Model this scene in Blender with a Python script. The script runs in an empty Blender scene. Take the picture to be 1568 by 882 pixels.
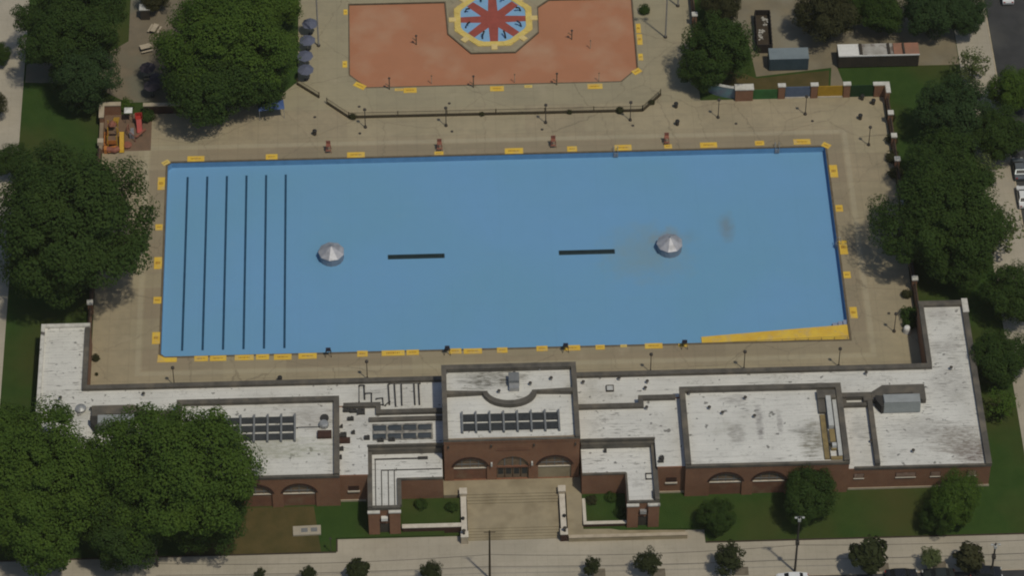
import bpy, bmesh, math, random
import numpy as np
from mathutils import Vector, Matrix, Euler
random.seed(7)
rng = np.random.default_rng(11)
C = bpy.context.scene.collection
S = bpy.context.scene
PI = math.pi

# ------------------------------------------------------------------ camera
CAM = (-12.1366262, -385.368877, 411.423641)
PITCH, YAW, ROLL, FPX = 0.742646530, -0.0356218792, 0.000777561616, 5775.387
cd = bpy.data.cameras.new('camera'); cam = bpy.data.objects.new('camera', cd); C.objects.link(cam)
cd.sensor_width = 36.0; cd.lens = FPX * 36.0 / 1568.0; cd.clip_start = 1.0; cd.clip_end = 6000.0
RM = Matrix.Rotation(YAW, 3, 'Z') @ Matrix.Rotation(PITCH, 3, 'X') @ Matrix.Rotation(ROLL, 3, 'Z')
cam.location = CAM; cam.rotation_euler = RM.to_euler()
S.camera = cam
S.render.resolution_x, S.render.resolution_y = 1024, 577
S.render.engine = 'CYCLES'
# ------------------------------------------------------------------ light
SUN = Vector((0.62, -0.78, 0.0)).normalized() * math.cos(math.radians(65)) + Vector((0, 0, math.sin(math.radians(65))))
w = bpy.data.worlds.new('World'); S.world = w; w.use_nodes = True
nt = w.node_tree
sky = nt.nodes.new('ShaderNodeTexSky'); sky.sky_type = 'NISHITA'; sky.sun_disc = False
sky.sun_elevation = math.radians(65); sky.sun_rotation = math.atan2(SUN.x, SUN.y)
bg = nt.nodes['Background']; bg.inputs['Strength'].default_value = 0.078
nt.links.new(sky.outputs[0], bg.inputs['Color'])
ld = bpy.data.lights.new('sun', 'SUN'); ld.energy = 2.45; ld.angle = math.radians(2.2); ld.color = (1.0, 0.94, 0.79)
lo = bpy.data.objects.new('sun', ld); C.objects.link(lo); lo.location = (100, -120, 200)
lo.rotation_euler = SUN.to_track_quat('Z', 'Y').to_euler()
S.view_settings.view_transform = 'Standard'; S.view_settings.look = 'None'
S.view_settings.exposure = -0.42; S.view_settings.gamma = 1.0
S.cycles.max_bounces = 5; S.cycles.diffuse_bounces = 3; S.cycles.glossy_bounces = 2
S.cycles.filter_width = 2.0

def P(px, py, z=0.0):
    """the world point at height z that the photograph shows at pixel (px, py)"""
    d = RM @ Vector(((px - 784) / FPX, -(py - 441) / FPX, -1.0))
    t = (z - CAM[2]) / d.z
    return Vector((CAM[0] + d.x * t, CAM[1] + d.y * t, z))

# ------------------------------------------------------------------ materials
def M(name, c1, c2=None, scale=1.0, rough=0.85, metal=0.0, detail=4.0, lo=0.35, hi=0.65, stretch=(1, 1, 1), bump=0.0,
      c3=None, scale3=0.1, lo3=0.5, hi3=0.7, world=True, spec=0.3, bscale=None):
    m = bpy.data.materials.new(name); m.use_nodes = True
    n, l = m.node_tree.nodes, m.node_tree.links
    b = n['Principled BSDF']; b.inputs['Roughness'].default_value = rough; b.inputs['Metallic'].default_value = metal
    b.inputs['Specular IOR Level'].default_value = spec
    c1 = tuple(c1) + (1,)
    m.diffuse_color = c1
    if c2 is None:
        c2 = tuple(x * 0.8 for x in c1[:3])
    c2 = tuple(c2) + (1,)
    if world:
        g = n.new('ShaderNodeNewGeometry'); src = g.outputs['Position']
    else:
        g = n.new('ShaderNodeTexCoord'); src = g.outputs['Object']
    mp = n.new('ShaderNodeMapping'); mp.inputs['Scale'].default_value = stretch; l.new(src, mp.inputs['Vector'])
    t = n.new('ShaderNodeTexNoise'); t.inputs['Scale'].default_value = scale; t.inputs['Detail'].default_value = detail
    t.inputs['Roughness'].default_value = 0.62
    l.new(mp.outputs[0], t.inputs['Vector'])
    r = n.new('ShaderNodeValToRGB'); r.color_ramp.elements[0].position = lo; r.color_ramp.elements[1].position = hi
    r.color_ramp.elements[0].color = c1; r.color_ramp.elements[1].color = c2
    l.new(t.outputs['Fac'], r.inputs['Fac'])
    col = r.outputs['Color']
    if c3 is not None:
        t3 = n.new('ShaderNodeTexNoise'); t3.inputs['Scale'].default_value = scale3; t3.inputs['Detail'].default_value = 5
        l.new(src, t3.inputs['Vector'])
        r3 = n.new('ShaderNodeValToRGB'); r3.color_ramp.elements[0].position = lo3; r3.color_ramp.elements[1].position = hi3
        l.new(t3.outputs['Fac'], r3.inputs['Fac'])
        mx = n.new('ShaderNodeMixRGB'); l.new(r3.outputs['Color'], mx.inputs['Fac'])
        l.new(col, mx.inputs['Color1']); mx.inputs['Color2'].default_value = tuple(c3) + (1,)
        col = mx.outputs['Color']
    l.new(col, b.inputs['Base Color'])
    if bump:
        t2 = n.new('ShaderNodeTexNoise'); t2.inputs['Scale'].default_value = bscale or scale * 6; t2.inputs['Detail'].default_value = 3
        l.new(src, t2.inputs['Vector'])
        bp = n.new('ShaderNodeBump'); bp.inputs['Strength'].default_value = bump; bp.inputs['Distance'].default_value = 0.1
        l.new(t2.outputs['Fac'], bp.inputs['Height']); l.new(bp.outputs[0], b.inputs['Normal'])
    return m

class NB:
    """tiny helper for hand-wired node materials"""
    def __init__(s, m): s.n, s.l = m.node_tree.nodes, m.node_tree.links
    def math(s, op, a, b=None, c=None):
        k = s.n.new('ShaderNodeMath'); k.operation = op
        for i, v in enumerate((a, b, c)):
            if v is None: continue
            if isinstance(v, (int, float)): k.inputs[i].default_value = v
            else: s.l.new(v, k.inputs[i])
        return k.outputs[0]
    def mix(s, f, a, b):
        k = s.n.new('ShaderNodeMixRGB')
        for key, v in (('Fac', f), ('Color1', a), ('Color2', b)):
            if isinstance(v, (int, float)): k.inputs[key].default_value = v
            elif isinstance(v, tuple): k.inputs[key].default_value = v + (1,)
            else: s.l.new(v, k.inputs[key])
        return k.outputs[0]
    def noise(s, vec, scale, detail=4, rough=0.6):
        k = s.n.new('ShaderNodeTexNoise'); k.inputs['Scale'].default_value = scale; k.inputs['Detail'].default_value = detail
        k.inputs['Roughness'].default_value = rough
        s.l.new(vec, k.inputs['Vector']); return k.outputs['Fac']
    def ramp(s, f, a, b):
        k = s.n.new('ShaderNodeMapRange'); k.inputs['From Min'].default_value = a; k.inputs['From Max'].default_value = b
        s.l.new(f, k.inputs['Value']); return k.outputs[0]
    def scale(s, vec, sc):
        k = s.n.new('ShaderNodeMapping'); k.inputs['Scale'].default_value = sc; s.l.new(vec, k.inputs['Vector']); return k.outputs[0]
    def brick(s, vec, w, h, mortar, c1=(1, 1, 1), c2=(1, 1, 1), cm=(0, 0, 0), offset=0.5):
        k = s.n.new('ShaderNodeTexBrick'); k.inputs['Scale'].default_value = 1.0
        k.inputs['Brick Width'].default_value = w; k.inputs['Row Height'].default_value = h; k.inputs['Mortar Size'].default_value = mortar
        k.inputs['Color1'].default_value = c1 + (1,); k.inputs['Color2'].default_value = c2 + (1,); k.inputs['Mortar'].default_value = cm + (1,)
        k.offset = offset
        s.l.new(vec, k.inputs['Vector']); return k.outputs['Color']

def newmat(name, rough=0.85, spec=0.3):
    m = bpy.data.materials.new(name); m.use_nodes = True
    b = m.node_tree.nodes['Principled BSDF']; b.inputs['Roughness'].default_value = rough
    b.inputs['Specular IOR Level'].default_value = spec
    k = NB(m); g = k.n.new('ShaderNodeNewGeometry')
    return m, b, k, g.outputs['Position']

def deck_material():
    m, b, k, pos = newmat('pool_deck_concrete', 0.9)
    sp = k.n.new('ShaderNodeSeparateXYZ'); k.l.new(pos, sp.inputs[0])
    ax = k.math('ABSOLUTE', sp.outputs[0]); ay = k.math('ABSOLUTE', sp.outputs[1])
    d = k.math('MAXIMUM', k.math('SUBTRACT', ax, 50.3), k.math('SUBTRACT', ay, 19.8))
    n1 = k.noise(pos, 0.09, 5); n2 = k.noise(pos, 0.7, 5, 0.7); n3 = k.noise(pos, 6.0, 3)
    base = k.mix(k.ramp(n1, 0.38, 0.62), (0.385, 0.314, 0.204), (0.315, 0.262, 0.172))
    base = k.mix(k.math('MULTIPLY', k.ramp(n2, 0.45, 0.75), 0.5), base, (0.235, 0.205, 0.14))
    # the older, browner band next to the coping and the pale gutter strip beyond it
    near = k.math('MULTIPLY', k.ramp(d, 2.75, 2.55), 0.62)
    base = k.mix(near, base, (0.25, 0.205, 0.135))
    strip = k.math('MULTIPLY', k.ramp(d, 2.8, 3.0), k.ramp(d, 3.75, 3.55))
    base = k.mix(k.math('MULTIPLY', strip, 0.45), base, (0.44, 0.385, 0.27))
    far = k.math('MULTIPLY', k.ramp(sp.outputs[1], 30.0, 31.0), 0.35)
    base = k.mix(far, base, (0.27, 0.255, 0.17))
    # slab joints
    j = k.brick(pos, 3.05, 3.05, 0.03, offset=0.0)
    base = k.mix(k.math('MULTIPLY', k.math('SUBTRACT', 1.0, j), 0.4), base, (0.12, 0.1, 0.07))
    base = k.mix(k.math('MULTIPLY', k.ramp(n3, 0.5, 0.8), 0.25), base, (0.2, 0.17, 0.12))
    # repaired slabs
    br = k.brick(k.scale(pos, (1, 1, 1)), 9.15, 6.1, 0.0, (0, 0, 0), (1, 1, 1))
    base = k.mix(k.math('MULTIPLY', br, 0.32), base, (0.43, 0.375, 0.235))
    br2 = k.brick(k.scale(pos, (1, 1, 1)), 15.25, 3.05, 0.0, (0, 0, 0), (1, 1, 1), offset=0.3)
    base = k.mix(k.math('MULTIPLY', k.math('MULTIPLY', br2, near), 0.3), base, (0.33, 0.24, 0.165))
    n6 = k.noise(k.scale(pos, (.5, 2.5, 1)), 0.25, 5, 0.7)
    base = k.mix(k.math('MULTIPLY', k.ramp(n6, 0.52, 0.72), 0.35), base, (0.22, 0.19, 0.13))
    vo = k.n.new('ShaderNodeTexVoronoi'); vo.feature = 'DISTANCE_TO_EDGE'; vo.inputs['Scale'].default_value = 0.09
    wv = k.n.new('ShaderNodeVectorMath'); wv.operation = 'ADD'; k.l.new(pos, wv.inputs[0])
    cb = k.n.new('ShaderNodeCombineXYZ'); k.l.new(k.math('MULTIPLY', n2, 2.2), cb.inputs[0]); k.l.new(k.math('MULTIPLY', n1, 3.0), cb.inputs[1]); k.l.new(cb.outputs[0], wv.inputs[1])
    k.l.new(wv.outputs[0], vo.inputs['Vector'])
    crack = k.math('MULTIPLY', k.ramp(vo.outputs['Distance'], 0.006, 0.002), 0.4)
    base = k.mix(crack, base, (0.13, 0.105, 0.07))
    n10 = k.noise(pos, 0.22, 6, 0.7)
    base = k.mix(k.math('MULTIPLY', k.ramp(n10, 0.58, 0.7), 0.4), base, (0.25, 0.205, 0.145))
    base = k.mix(k.math('MULTIPLY', k.ramp(n10, 0.42, 0.3), 0.3), base, (0.46, 0.385, 0.265))
    k.l.new(base, b.inputs['Base Color'])
    return m

def pool_material():
    m, b, k, pos = newmat('pool_paint_blue', 0.55, 0.35)
    n1 = k.noise(pos, 0.045, 4, 0.5); n2 = k.noise(pos, 0.5, 5, 0.65); n3 = k.noise(pos, 4.0, 3)
    base = k.mix(k.ramp(n1, 0.36, 0.64), (0.168, 0.365, 0.595), (0.162, 0.362, 0.54))
    base = k.mix(k.math('MULTIPLY', k.ramp(n2, 0.4, 0.75), 0.25), base, (0.15, 0.325, 0.52))
    base = k.mix(k.math('MULTIPLY', k.ramp(n3, 0.55, 0.8), 0.12), base, (0.2, 0.42, 0.62))
    # silt stain around the right-hand fountain and an abraded patch east of it
    sp = k.n.new('ShaderNodeSeparateXYZ'); k.l.new(pos, sp.inputs[0])
    def blob(cx, cy, rx, ry):
        dx = k.math('DIVIDE', k.math('SUBTRACT', sp.outputs[0], cx), rx); dy = k.math('DIVIDE', k.math('SUBTRACT', sp.outputs[1], cy), ry)
        r = k.math('SQRT', k.math('ADD', k.math('MULTIPLY', dx, dx), k.math('MULTIPLY', dy, dy)))
        return k.ramp(k.math('ADD', r, k.math('MULTIPLY', k.math('SUBTRACT', n2, 0.5), 1.6)), 1.1, 0.2)
    base = k.mix(k.math('MULTIPLY', blob(21.5, -0.5, 7.5, 6.5), 0.42), base, (0.24, 0.31, 0.28))
    base = k.mix(k.math('MULTIPLY', blob(25.2, 2.8, 3.0, 1.9), 0.42), base, (0.28, 0.27, 0.22))
    base = k.mix(k.math('MULTIPLY', blob(34.0, 4.4, 1.4, 3.2), 0.7), base, (0.19, 0.25, 0.29))
    base = k.mix(k.math('MULTIPLY', blob(28.5, 3.2, 1.3, 1.8), 0.25), base, (0.16, 0.28, 0.37))
    j = k.brick(pos, 7.5, 9.9, 0.02, offset=0.0)
    base = k.mix(k.math('MULTIPLY', k.math('SUBTRACT', 1.0, j), 0.28), base, (0.1, 0.22, 0.36))
    n9 = k.noise(k.scale(pos, (.3, 1.2, 1)), 0.8, 5, .7)
    base = k.mix(k.math('MULTIPLY', k.ramp(n9, .6, .75), .18), base, (0.25, 0.4, 0.52))
    k.l.new(base, b.inputs['Base Color'])
    return m

STAINS = [(1492, 694, 4.5, 2.6, 1.9, .85, (.17, .13, .11)), (1470, 672, 4.5, 3.6, 2.2, .55, (.27, .24, .2)), (1405, 655, 4.5, 3.5, 1.6, .28, (.3, .28, .25)), (1455, 585, 4.5, 2.4, 2.6, .3, (.3, .28, .25)),
          (755, 581, 8.3, 3.4, 1.7, .62, (.17, .16, .13)), (800, 655, 8.3, 1.8, .5, .5, (.3, .29, .26)), (1128, 665, 6.4, .9, 1.6, .45, (.28, .26, .23)), (1163, 650, 6.4, .45, 2.6, .55, (.3, .28, .26)), (1194, 648, 6.4, .35, 1.6, .45, (.3, .28, .26)),
          (1246, 672, 6.4, 1.6, 2.6, .55, (.24, .22, .17)), (1232, 660, 6.4, 1.6, .6, .4, (.26, .25, .22)), (1125, 612, 6.4, 1.5, .7, .4, (.28, .26, .24)), (1318, 655, 4.5, 1.1, 1.8, .35, (.33, .32, .29)), (425, 688, 6.4, 6.5, 1.7, .42, (.36, .36, .26)), (405, 660, 6.4, 5, 4, .2, (.42, .4, .34)),
          (610, 605, 4.5, 5, 1.6, .22, (.36, .34, .3)), (480, 640, 6.4, 2.5, 2.2, .35, (.33, .3, .26)), (545, 650, 5.5, 2.6, 2.5, .3, (.4, .38, .34)), (1440, 530, 4.5, 2.2, 1.0, .4, (.3, .28, .25)), (1440, 480, 4.5, 1.8, .8, .35, (.33, .3, .27))]
def roof_material(name, tint, dirt=0.45, streak=(0.25, 2.2, 1), stains=STAINS):
    m, b, k, pos = newmat(name, 0.6, 0.35)
    n1 = k.noise(pos, 0.16, 5); n2 = k.noise(k.scale(pos, streak), 1.0, 5, 0.7); n3 = k.noise(pos, 2.2, 4, 0.7)
    base = k.mix(k.ramp(n1, 0.35, 0.65), tint, tuple(x * 0.86 for x in tint))
    base = k.mix(k.math('MULTIPLY', k.ramp(n2, 0.52, 0.78), dirt), base, (0.33, 0.31, 0.28))
    base = k.mix(k.math('MULTIPLY', k.ramp(n3, 0.62, 0.70), 0.6), base, (0.2, 0.19, 0.165))
    n4 = k.noise(k.scale(pos, (.55, 1.1, 1)), 0.9, 6, 0.75)
    base = k.mix(k.math('MULTIPLY', k.ramp(n4, 0.62, 0.70), 0.4), base, (0.26, 0.245, 0.21))
    n5 = k.noise(k.scale(pos, (.8, 1.6, 1)), 0.35, 3)
    base = k.mix(k.math('MULTIPLY', k.math('MULTIPLY', k.ramp(n5, 0.58, 0.66), k.ramp(n3, 0.42, 0.55)), 0.35), base, (0.3, 0.28, 0.24))
    base = k.mix(k.math('MULTIPLY', k.ramp(n1, 0.6, 0.74), 0.4), base, (0.36, 0.34, 0.27))
    sp = k.n.new('ShaderNodeSeparateXYZ'); k.l.new(pos, sp.inputs[0])
    # short dark dashes where laps and blisters have caught dirt, thickest on the two wings
    n7 = k.noise(k.scale(pos, (.45, 3.2, 1)), 1.1, 3, 0.6); n8 = k.noise(pos, 0.13, 3)
    wing = k.ramp(k.math('ABSOLUTE', sp.outputs[0]), 47.0, 62.0)
    dash = k.math('MULTIPLY', k.ramp(n7, 0.60, 0.66), k.ramp(k.math('ADD', n8, k.math('MULTIPLY', wing, 0.16)), 0.46, 0.6))
    base = k.mix(k.math('MULTIPLY', dash, 0.8), base, (0.17, 0.16, 0.14))
    spk_ = k.math('MULTIPLY', k.ramp(k.noise(pos, 1.15, 2, 0.4), 0.69, 0.73), 0.75)
    base = k.mix(spk_, base, (0.1, 0.095, 0.085))
    grain = k.math('ADD', k.math('MULTIPLY', k.ramp(k.noise(k.scale(pos, (.6, 1.8, 1)), 1.6, 5, .75), .4, .6), .72), .28)
    def blob(cx, cy, rx, ry, wob=2.6):
        dx = k.math('DIVIDE', k.math('SUBTRACT', sp.outputs[0], cx), rx); dy = k.math('DIVIDE', k.math('SUBTRACT', sp.outputs[1], cy), ry)
        r = k.math('SQRT', k.math('ADD', k.math('MULTIPLY', dx, dx), k.math('MULTIPLY', dy, dy)))
        return k.ramp(k.math('ADD', r, k.math('MULTIPLY', k.math('SUBTRACT', n2, 0.5), wob)), 1.1, 0.6)
    for (px_, py_, z_, rx, ry, amt, col) in stains:
        c = P(px_, py_, z_)
        base = k.mix(k.math('MULTIPLY', k.math('MULTIPLY', blob(c.x, c.y, rx * 1.3, ry * 1.3), grain), min(1.0, amt * 1.75)), base, col)
    j = k.brick(pos, 12.0, 1.02, 0.025)
    base = k.mix(k.math('MULTIPLY', k.math('SUBTRACT', 1.0, j), 0.35), base, (0.25, 0.24, 0.22))
    k.l.new(base, b.inputs['Base Color'])
    return m

def brick_material():
    m, b, k, pos = newmat('red_brick', 0.9)
    sp = k.n.new('ShaderNodeSeparateXYZ'); k.l.new(pos, sp.inputs[0])
    cb = k.n.new('ShaderNodeCombineXYZ'); k.l.new(k.math('ADD', sp.outputs[0], sp.outputs[1]), cb.inputs[0]); k.l.new(sp.outputs[2], cb.inputs[1])
    br = k.brick(cb.outputs[0], 0.21, 0.075, 0.008, (0.285, 0.116, 0.058), (0.21, 0.09, 0.048), (0.28, 0.22, 0.15))
    n1 = k.noise(pos, 0.35, 5, 0.65); n2 = k.noise(k.scale(pos, (2, 2, 0.25)), 1.0, 4)
    base = k.mix(k.math('MULTIPLY', k.ramp(n1, 0.4, 0.7), 0.45), br, (0.15, 0.07, 0.045))
    base = k.mix(k.math('MULTIPLY', k.ramp(n2, 0.5, 0.8), 0.3), base, (0.24, 0.15, 0.1))
    k.l.new(base, b.inputs['Base Color'])
    return m

def leaf_material(name, c1, c2, c3):
    m = bpy.data.materials.new(name); m.use_nodes = True
    k = NB(m); b = k.n['Principled BSDF']; b.inputs['Roughness'].default_value = 0.75; b.inputs['Specular IOR Level'].default_value = 0.15
    tc = k.n.new('ShaderNodeTexCoord'); oi = k.n.new('ShaderNodeObjectInfo')
    ad = k.n.new('ShaderNodeVectorMath'); k.l.new(tc.outputs['Object'], ad.inputs[0]); k.l.new(oi.outputs['Location'], ad.inputs[1])
    n1 = k.noise(ad.outputs[0], 4.0, 3); n2 = k.noise(ad.outputs[0], 22.0, 3)
    base = k.mix(k.ramp(n1, 0.35, 0.65), c1, c2)
    base = k.mix(k.math('MULTIPLY', k.ramp(n2, 0.5, 0.75), 0.6), base, c3)
    base = k.mix(k.math('MULTIPLY', oi.outputs['Random'], 0.3), base, c1)
    k.l.new(base, b.inputs['Base Color'])
    tr_ = k.n.new('ShaderNodeBsdfTranslucent'); k.l.new(base, tr_.inputs['Color'])
    ms = k.n.new('ShaderNodeMixShader'); ms.inputs[0].default_value = 0.36
    k.l.new(b.outputs[0], ms.inputs[1]); k.l.new(tr_.outputs[0], ms.inputs[2])
    k.l.new(ms.outputs[0], k.n['Material Output'].inputs['Surface'])
    return m

m_deck = deck_material()
m_pool = pool_material()
m_poolwall = M('pool_wall_blue', (0.155, 0.33, 0.53), (0.13, 0.29, 0.47), 0.8, 0.6)
m_lane = M('lane_paint', (0.018, 0.075, 0.14), (0.014, 0.055, 0.11), 1.0, 0.6)
m_trench = M('trench_dark', (0.05, 0.085, 0.095), (0.03, 0.055, 0.065), 2.0, 0.7)
m_yellow = M('safety_yellow', (0.78, 0.53, 0.07), (0.7, 0.43, 0.055), 0.5, 0.6, c3=(0.62, 0.44, 0.16), scale3=.8, lo3=.5, hi3=.7)
m_yellow2 = M('faded_yellow', (0.74, 0.57, 0.25), (0.66, 0.5, 0.19), 2.0, 0.6)
m_rust = M('dark_lettering', (0.36, 0.17, 0.03), (0.28, 0.12, 0.02), 3.0, 0.7)
m_orange = M('wading_floor', (0.45, 0.198, 0.105), (0.395, 0.175, 0.092), 0.12, 0.8, c3=(0.46, 0.27, 0.165), scale3=0.13, lo3=0.48, hi3=0.72, lo=0.3, hi=0.7)
m_coping = M('coping_brown', (0.165, 0.13, 0.085), (0.12, 0.095, 0.06), 1.0, 0.85)
m_starred = M('star_red', (0.36, 0.085, 0.06), (0.29, 0.07, 0.05), 0.8, 0.7)
m_starblue = M('star_blue', (0.24, 0.42, 0.66), (0.22, 0.41, 0.56), 0.8, 0.7)
m_paleyellow = M('pale_yellow', (0.74, 0.56, 0.16), (0.62, 0.46, 0.13), 0.8, 0.7)
m_roof = roof_material('silver_roof_coating', (0.72, 0.70, 0.635), .4)
m_roofL = roof_material('white_roof_coating', (0.73, 0.71, 0.65), 0.45)
m_parapet = M('bitumen_flashing', (0.125, 0.112, 0.093), (0.085, 0.077, 0.065), 0.7, 0.8, c3=(0.17, 0.145, 0.11), scale3=0.4)
m_whitecope = M('white_coping', (0.68, 0.655, 0.59), (0.52, 0.5, 0.44), 1.5, 0.7, c3=(0.12, 0.11, 0.1), scale3=0.55, lo3=0.58, hi3=0.66)
m_brick = brick_material()
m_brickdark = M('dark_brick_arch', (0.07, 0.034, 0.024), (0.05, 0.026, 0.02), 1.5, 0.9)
m_brickpanel = M('infill_panel', (0.215, 0.1, 0.06), (0.16, 0.08, 0.05), 0.6, 0.85, c3=(0.22, 0.14, 0.085), scale3=.5)
m_fencewall = M('brown_wall', (0.13, 0.075, 0.045), (0.09, 0.055, 0.035), 1.0, 0.9)
m_darkhood2 = M('skylight_kerb', (0.11, 0.1, 0.085), (0.3, 0.28, 0.25), 0.9, .8, lo=.45, hi=.7)
m_bronzedoor = M('brown_door', (0.2, 0.15, 0.1), (0.15, 0.11, 0.075), 1.0, .6)
m_frame2 = M('weathered_frame', (0.36, 0.34, 0.3), (0.14, 0.13, 0.115), 1.1, .8, lo=.4, hi=.62)
m_bluepane = M('blue_grey_pane', (0.035, 0.045, 0.055), (0.055, 0.065, 0.075), .8, .4, spec=.25)
m_blind = M('drawn_blind', (0.36, 0.24, 0.18), (0.22, 0.15, 0.11), 1.5, 0.7)
m_pit = M('tree_pit_soil', (0.2, 0.17, 0.125), (0.15, 0.125, 0.09), 1.5, 0.95)
m_stone = M('limestone', (0.5, 0.42, 0.31), (0.4, 0.335, 0.24), 1.0, 0.85)
m_faded = m_yellow2
m_pale = M('pale_stone', (0.66, 0.6, 0.5), (0.54, 0.48, 0.39), 1.2, 0.8)
m_step = M('step_concrete', (0.36, 0.30, 0.195), (0.30, 0.25, 0.165), 0.5, 0.9, c3=(0.25, 0.205, 0.13), scale3=0.3)
m_glass = M('dark_glazing', (0.03, 0.034, 0.036), (0.045, 0.048, 0.05), 2.0, 0.35, spec=0.25)
m_tanglaze = M('dusty_glazing', (0.23, 0.16, 0.1), (0.16, 0.115, 0.075), 2.0, 0.6)
m_frame = M('grey_frame', (0.21, 0.215, 0.215), (0.17, 0.175, 0.175), 2.0, 0.6)
m_metal = M('galvanised_metal', (0.42, 0.42, 0.41), (0.33, 0.33, 0.325), 1.5, 0.45, 0.35)
m_darkmetal = M('dark_metal', (0.07, 0.06, 0.05), (0.05, 0.043, 0.036), 3.0, 0.6)
m_black = M('black_rubber', (0.02, 0.02, 0.02), (0.03, 0.03, 0.028), 3.0, 0.7)
m_bronze = M('brown_fence_paint', (0.07, 0.053, 0.028), (0.05, 0.038, 0.021), 1.5, 0.7)
m_cone = M('brushed_steel', (0.5, 0.5, 0.52), (0.4, 0.4, 0.43), 1.2, 0.55, 0.3, spec=0.4, c3=(0.3, 0.3, 0.31), scale3=.9)
m_drum = M('fountain_drum', (0.24, 0.29, 0.35), (0.19, 0.24, 0.3), 1.0, 0.6)
m_pipe = M('black_pipe', (0.04, 0.038, 0.035), (0.06, 0.055, 0.05), 3.0, 0.6)
m_tan = M('tan_duct', (0.3, 0.22, 0.09), (0.2, 0.15, 0.07), 0.8, 0.8)
m_lightgrey = M('light_grey_paint', (0.55, 0.55, 0.52), (0.46, 0.46, 0.43), 1.5, 0.6)
m_lavender = M('lavender_grey_paint', (0.3, 0.33, 0.43), (0.25, 0.29, 0.39), 1.5, 0.6)
m_white = M('white_paint', (0.78, 0.77, 0.73), (0.7, 0.69, 0.65), 2.0, 0.5)
m_red = M('red_paint', (0.42, 0.04, 0.03), (0.34, 0.03, 0.025), 2.0, 0.5)
m_chairred = M('lifeguard_red', (0.3, 0.115, 0.075), (0.24, 0.09, 0.06), 2.0, 0.6)
m_navy = M('navy_canvas', (0.045, 0.05, 0.085), (0.035, 0.04, 0.07), 2.0, 0.8)
m_umb = M('blue_canvas', (0.125, 0.135, 0.19), (0.105, 0.115, 0.16), 2.0, 0.85)
m_purple = M('purple_canvas', (0.075, 0.06, 0.075), (0.06, 0.05, 0.06), 2.0, 0.85)
m_tarp = M('blue_tarp', (0.07, 0.12, 0.28), (0.055, 0.095, 0.22), 1.0, 0.7)
m_playyellow = M('play_yellow', (0.6, 0.37, 0.03), (0.5, 0.3, 0.02), 2.0, 0.5)
m_playorange = M('play_orange', (0.52, 0.2, 0.05), (0.42, 0.15, 0.04), 2.0, 0.5)
m_playgrey = M('play_grey', (0.26, 0.25, 0.27), (0.2, 0.2, 0.21), 2.0, 0.6)
m_playground = M('play_surface', (0.2, 0.125, 0.08), (0.15, 0.1, 0.065), 0.6, 0.9)
m_green = M('green_panel', (0.035, 0.13, 0.035), (0.03, 0.1, 0.03), 1.0, 0.7)
m_darkgreen = M('dark_green_panel', (0.012, 0.045, 0.014), (0.01, 0.036, 0.012), 1.0, 0.7)
m_blue = M('slate_blue_panel', (0.105, 0.14, 0.21), (0.085, 0.12, 0.18), 1.0, 0.7)
m_ochre = M('ochre_panel', (0.43, 0.26, 0.025), (0.36, 0.215, 0.02), 1.0, 0.7)
m_teal = M('teal_mural', (0.14, 0.25, 0.28), (0.17, 0.18, 0.24), 0.6, 0.7)
m_grass = M('grass', (0.04, 0.075, 0.016), (0.031, 0.063, 0.013), 0.5, 0.95, c3=(0.066, 0.068, 0.02), scale3=0.07, lo3=0.45, hi3=0.75, bump=0.6, bscale=5.0, spec=0.1)
m_grassdry = M('dry_grass', (0.105, 0.08, 0.032), (0.075, 0.064, 0.024), 0.4, 0.95, bump=0.5, bscale=5.0, spec=0.1)
m_walk = None
def walk_material():
    m, b, k, pos = newmat('sidewalk_concrete', 0.9)
    n1 = k.noise(pos, 0.12, 5); n2 = k.noise(pos, 1.3, 5, 0.7)
    base = k.mix(k.ramp(n1, 0.38, 0.62), (0.45, 0.40, 0.31), (0.37, 0.33, 0.255))
    base = k.mix(k.math('MULTIPLY', k.ramp(n2, 0.5, 0.75), 0.35), base, (0.28, 0.25, 0.19))
    j = k.brick(pos, 1.5, 1.5, 0.02, offset=0.0)
    base = k.mix(k.math('MULTIPLY', k.math('SUBTRACT', 1.0, j), 0.3), base, (0.16, 0.14, 0.1))
    br = k.brick(pos, 4.5, 4.5, 0.0, (0, 0, 0), (1, 1, 1))
    base = k.mix(k.math('MULTIPLY', br, 0.12), base, (0.5, 0.42, 0.34))
    k.l.new(base, b.inputs['Base Color']); return m
m_walk = walk_material()
m_asphalt = M('asphalt', (0.055, 0.055, 0.055), (0.042, 0.042, 0.042), 0.4, 0.9, c3=(0.075, 0.073, 0.068), scale3=0.15)
m_yard = M('yard_paving', (0.235, 0.195, 0.125), (0.185, 0.157, 0.105), 0.25, 0.9, c3=(0.26, 0.235, 0.175), scale3=0.12)
m_path = M('park_path', (0.21, 0.17, 0.115), (0.165, 0.138, 0.095), 0.3, 0.9, c3=(0.165, 0.165, 0.12), scale3=0.12)
m_bark = M('bark', (0.075, 0.055, 0.038), (0.05, 0.038, 0.027), 3.0, 0.9, world=False)
m_leafA = leaf_material('leaf_dark', (0.0576, 0.0992, 0.0192), (0.0416, 0.0800, 0.0160), (0.0288, 0.0544, 0.0128))
m_leafB = leaf_material('leaf_mid', (0.0970, 0.1588, 0.0220), (0.0676, 0.1250, 0.0191), (0.0441, 0.0823, 0.0147))
m_leafC = leaf_material('leaf_brown', (0.0713, 0.0713, 0.0279), (0.0527, 0.0558, 0.0232), (0.0341, 0.0357, 0.0155))
m_leafD = leaf_material('leaf_pale', (0.1500, 0.1800, 0.0675), (0.1050, 0.1350, 0.0450), (0.0675, 0.0825, 0.0300))
m_leafE = leaf_material('leaf_deepgreen', (0.0510, 0.0935, 0.0289), (0.0374, 0.0714, 0.0221), (0.0255, 0.0476, 0.0170))
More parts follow.
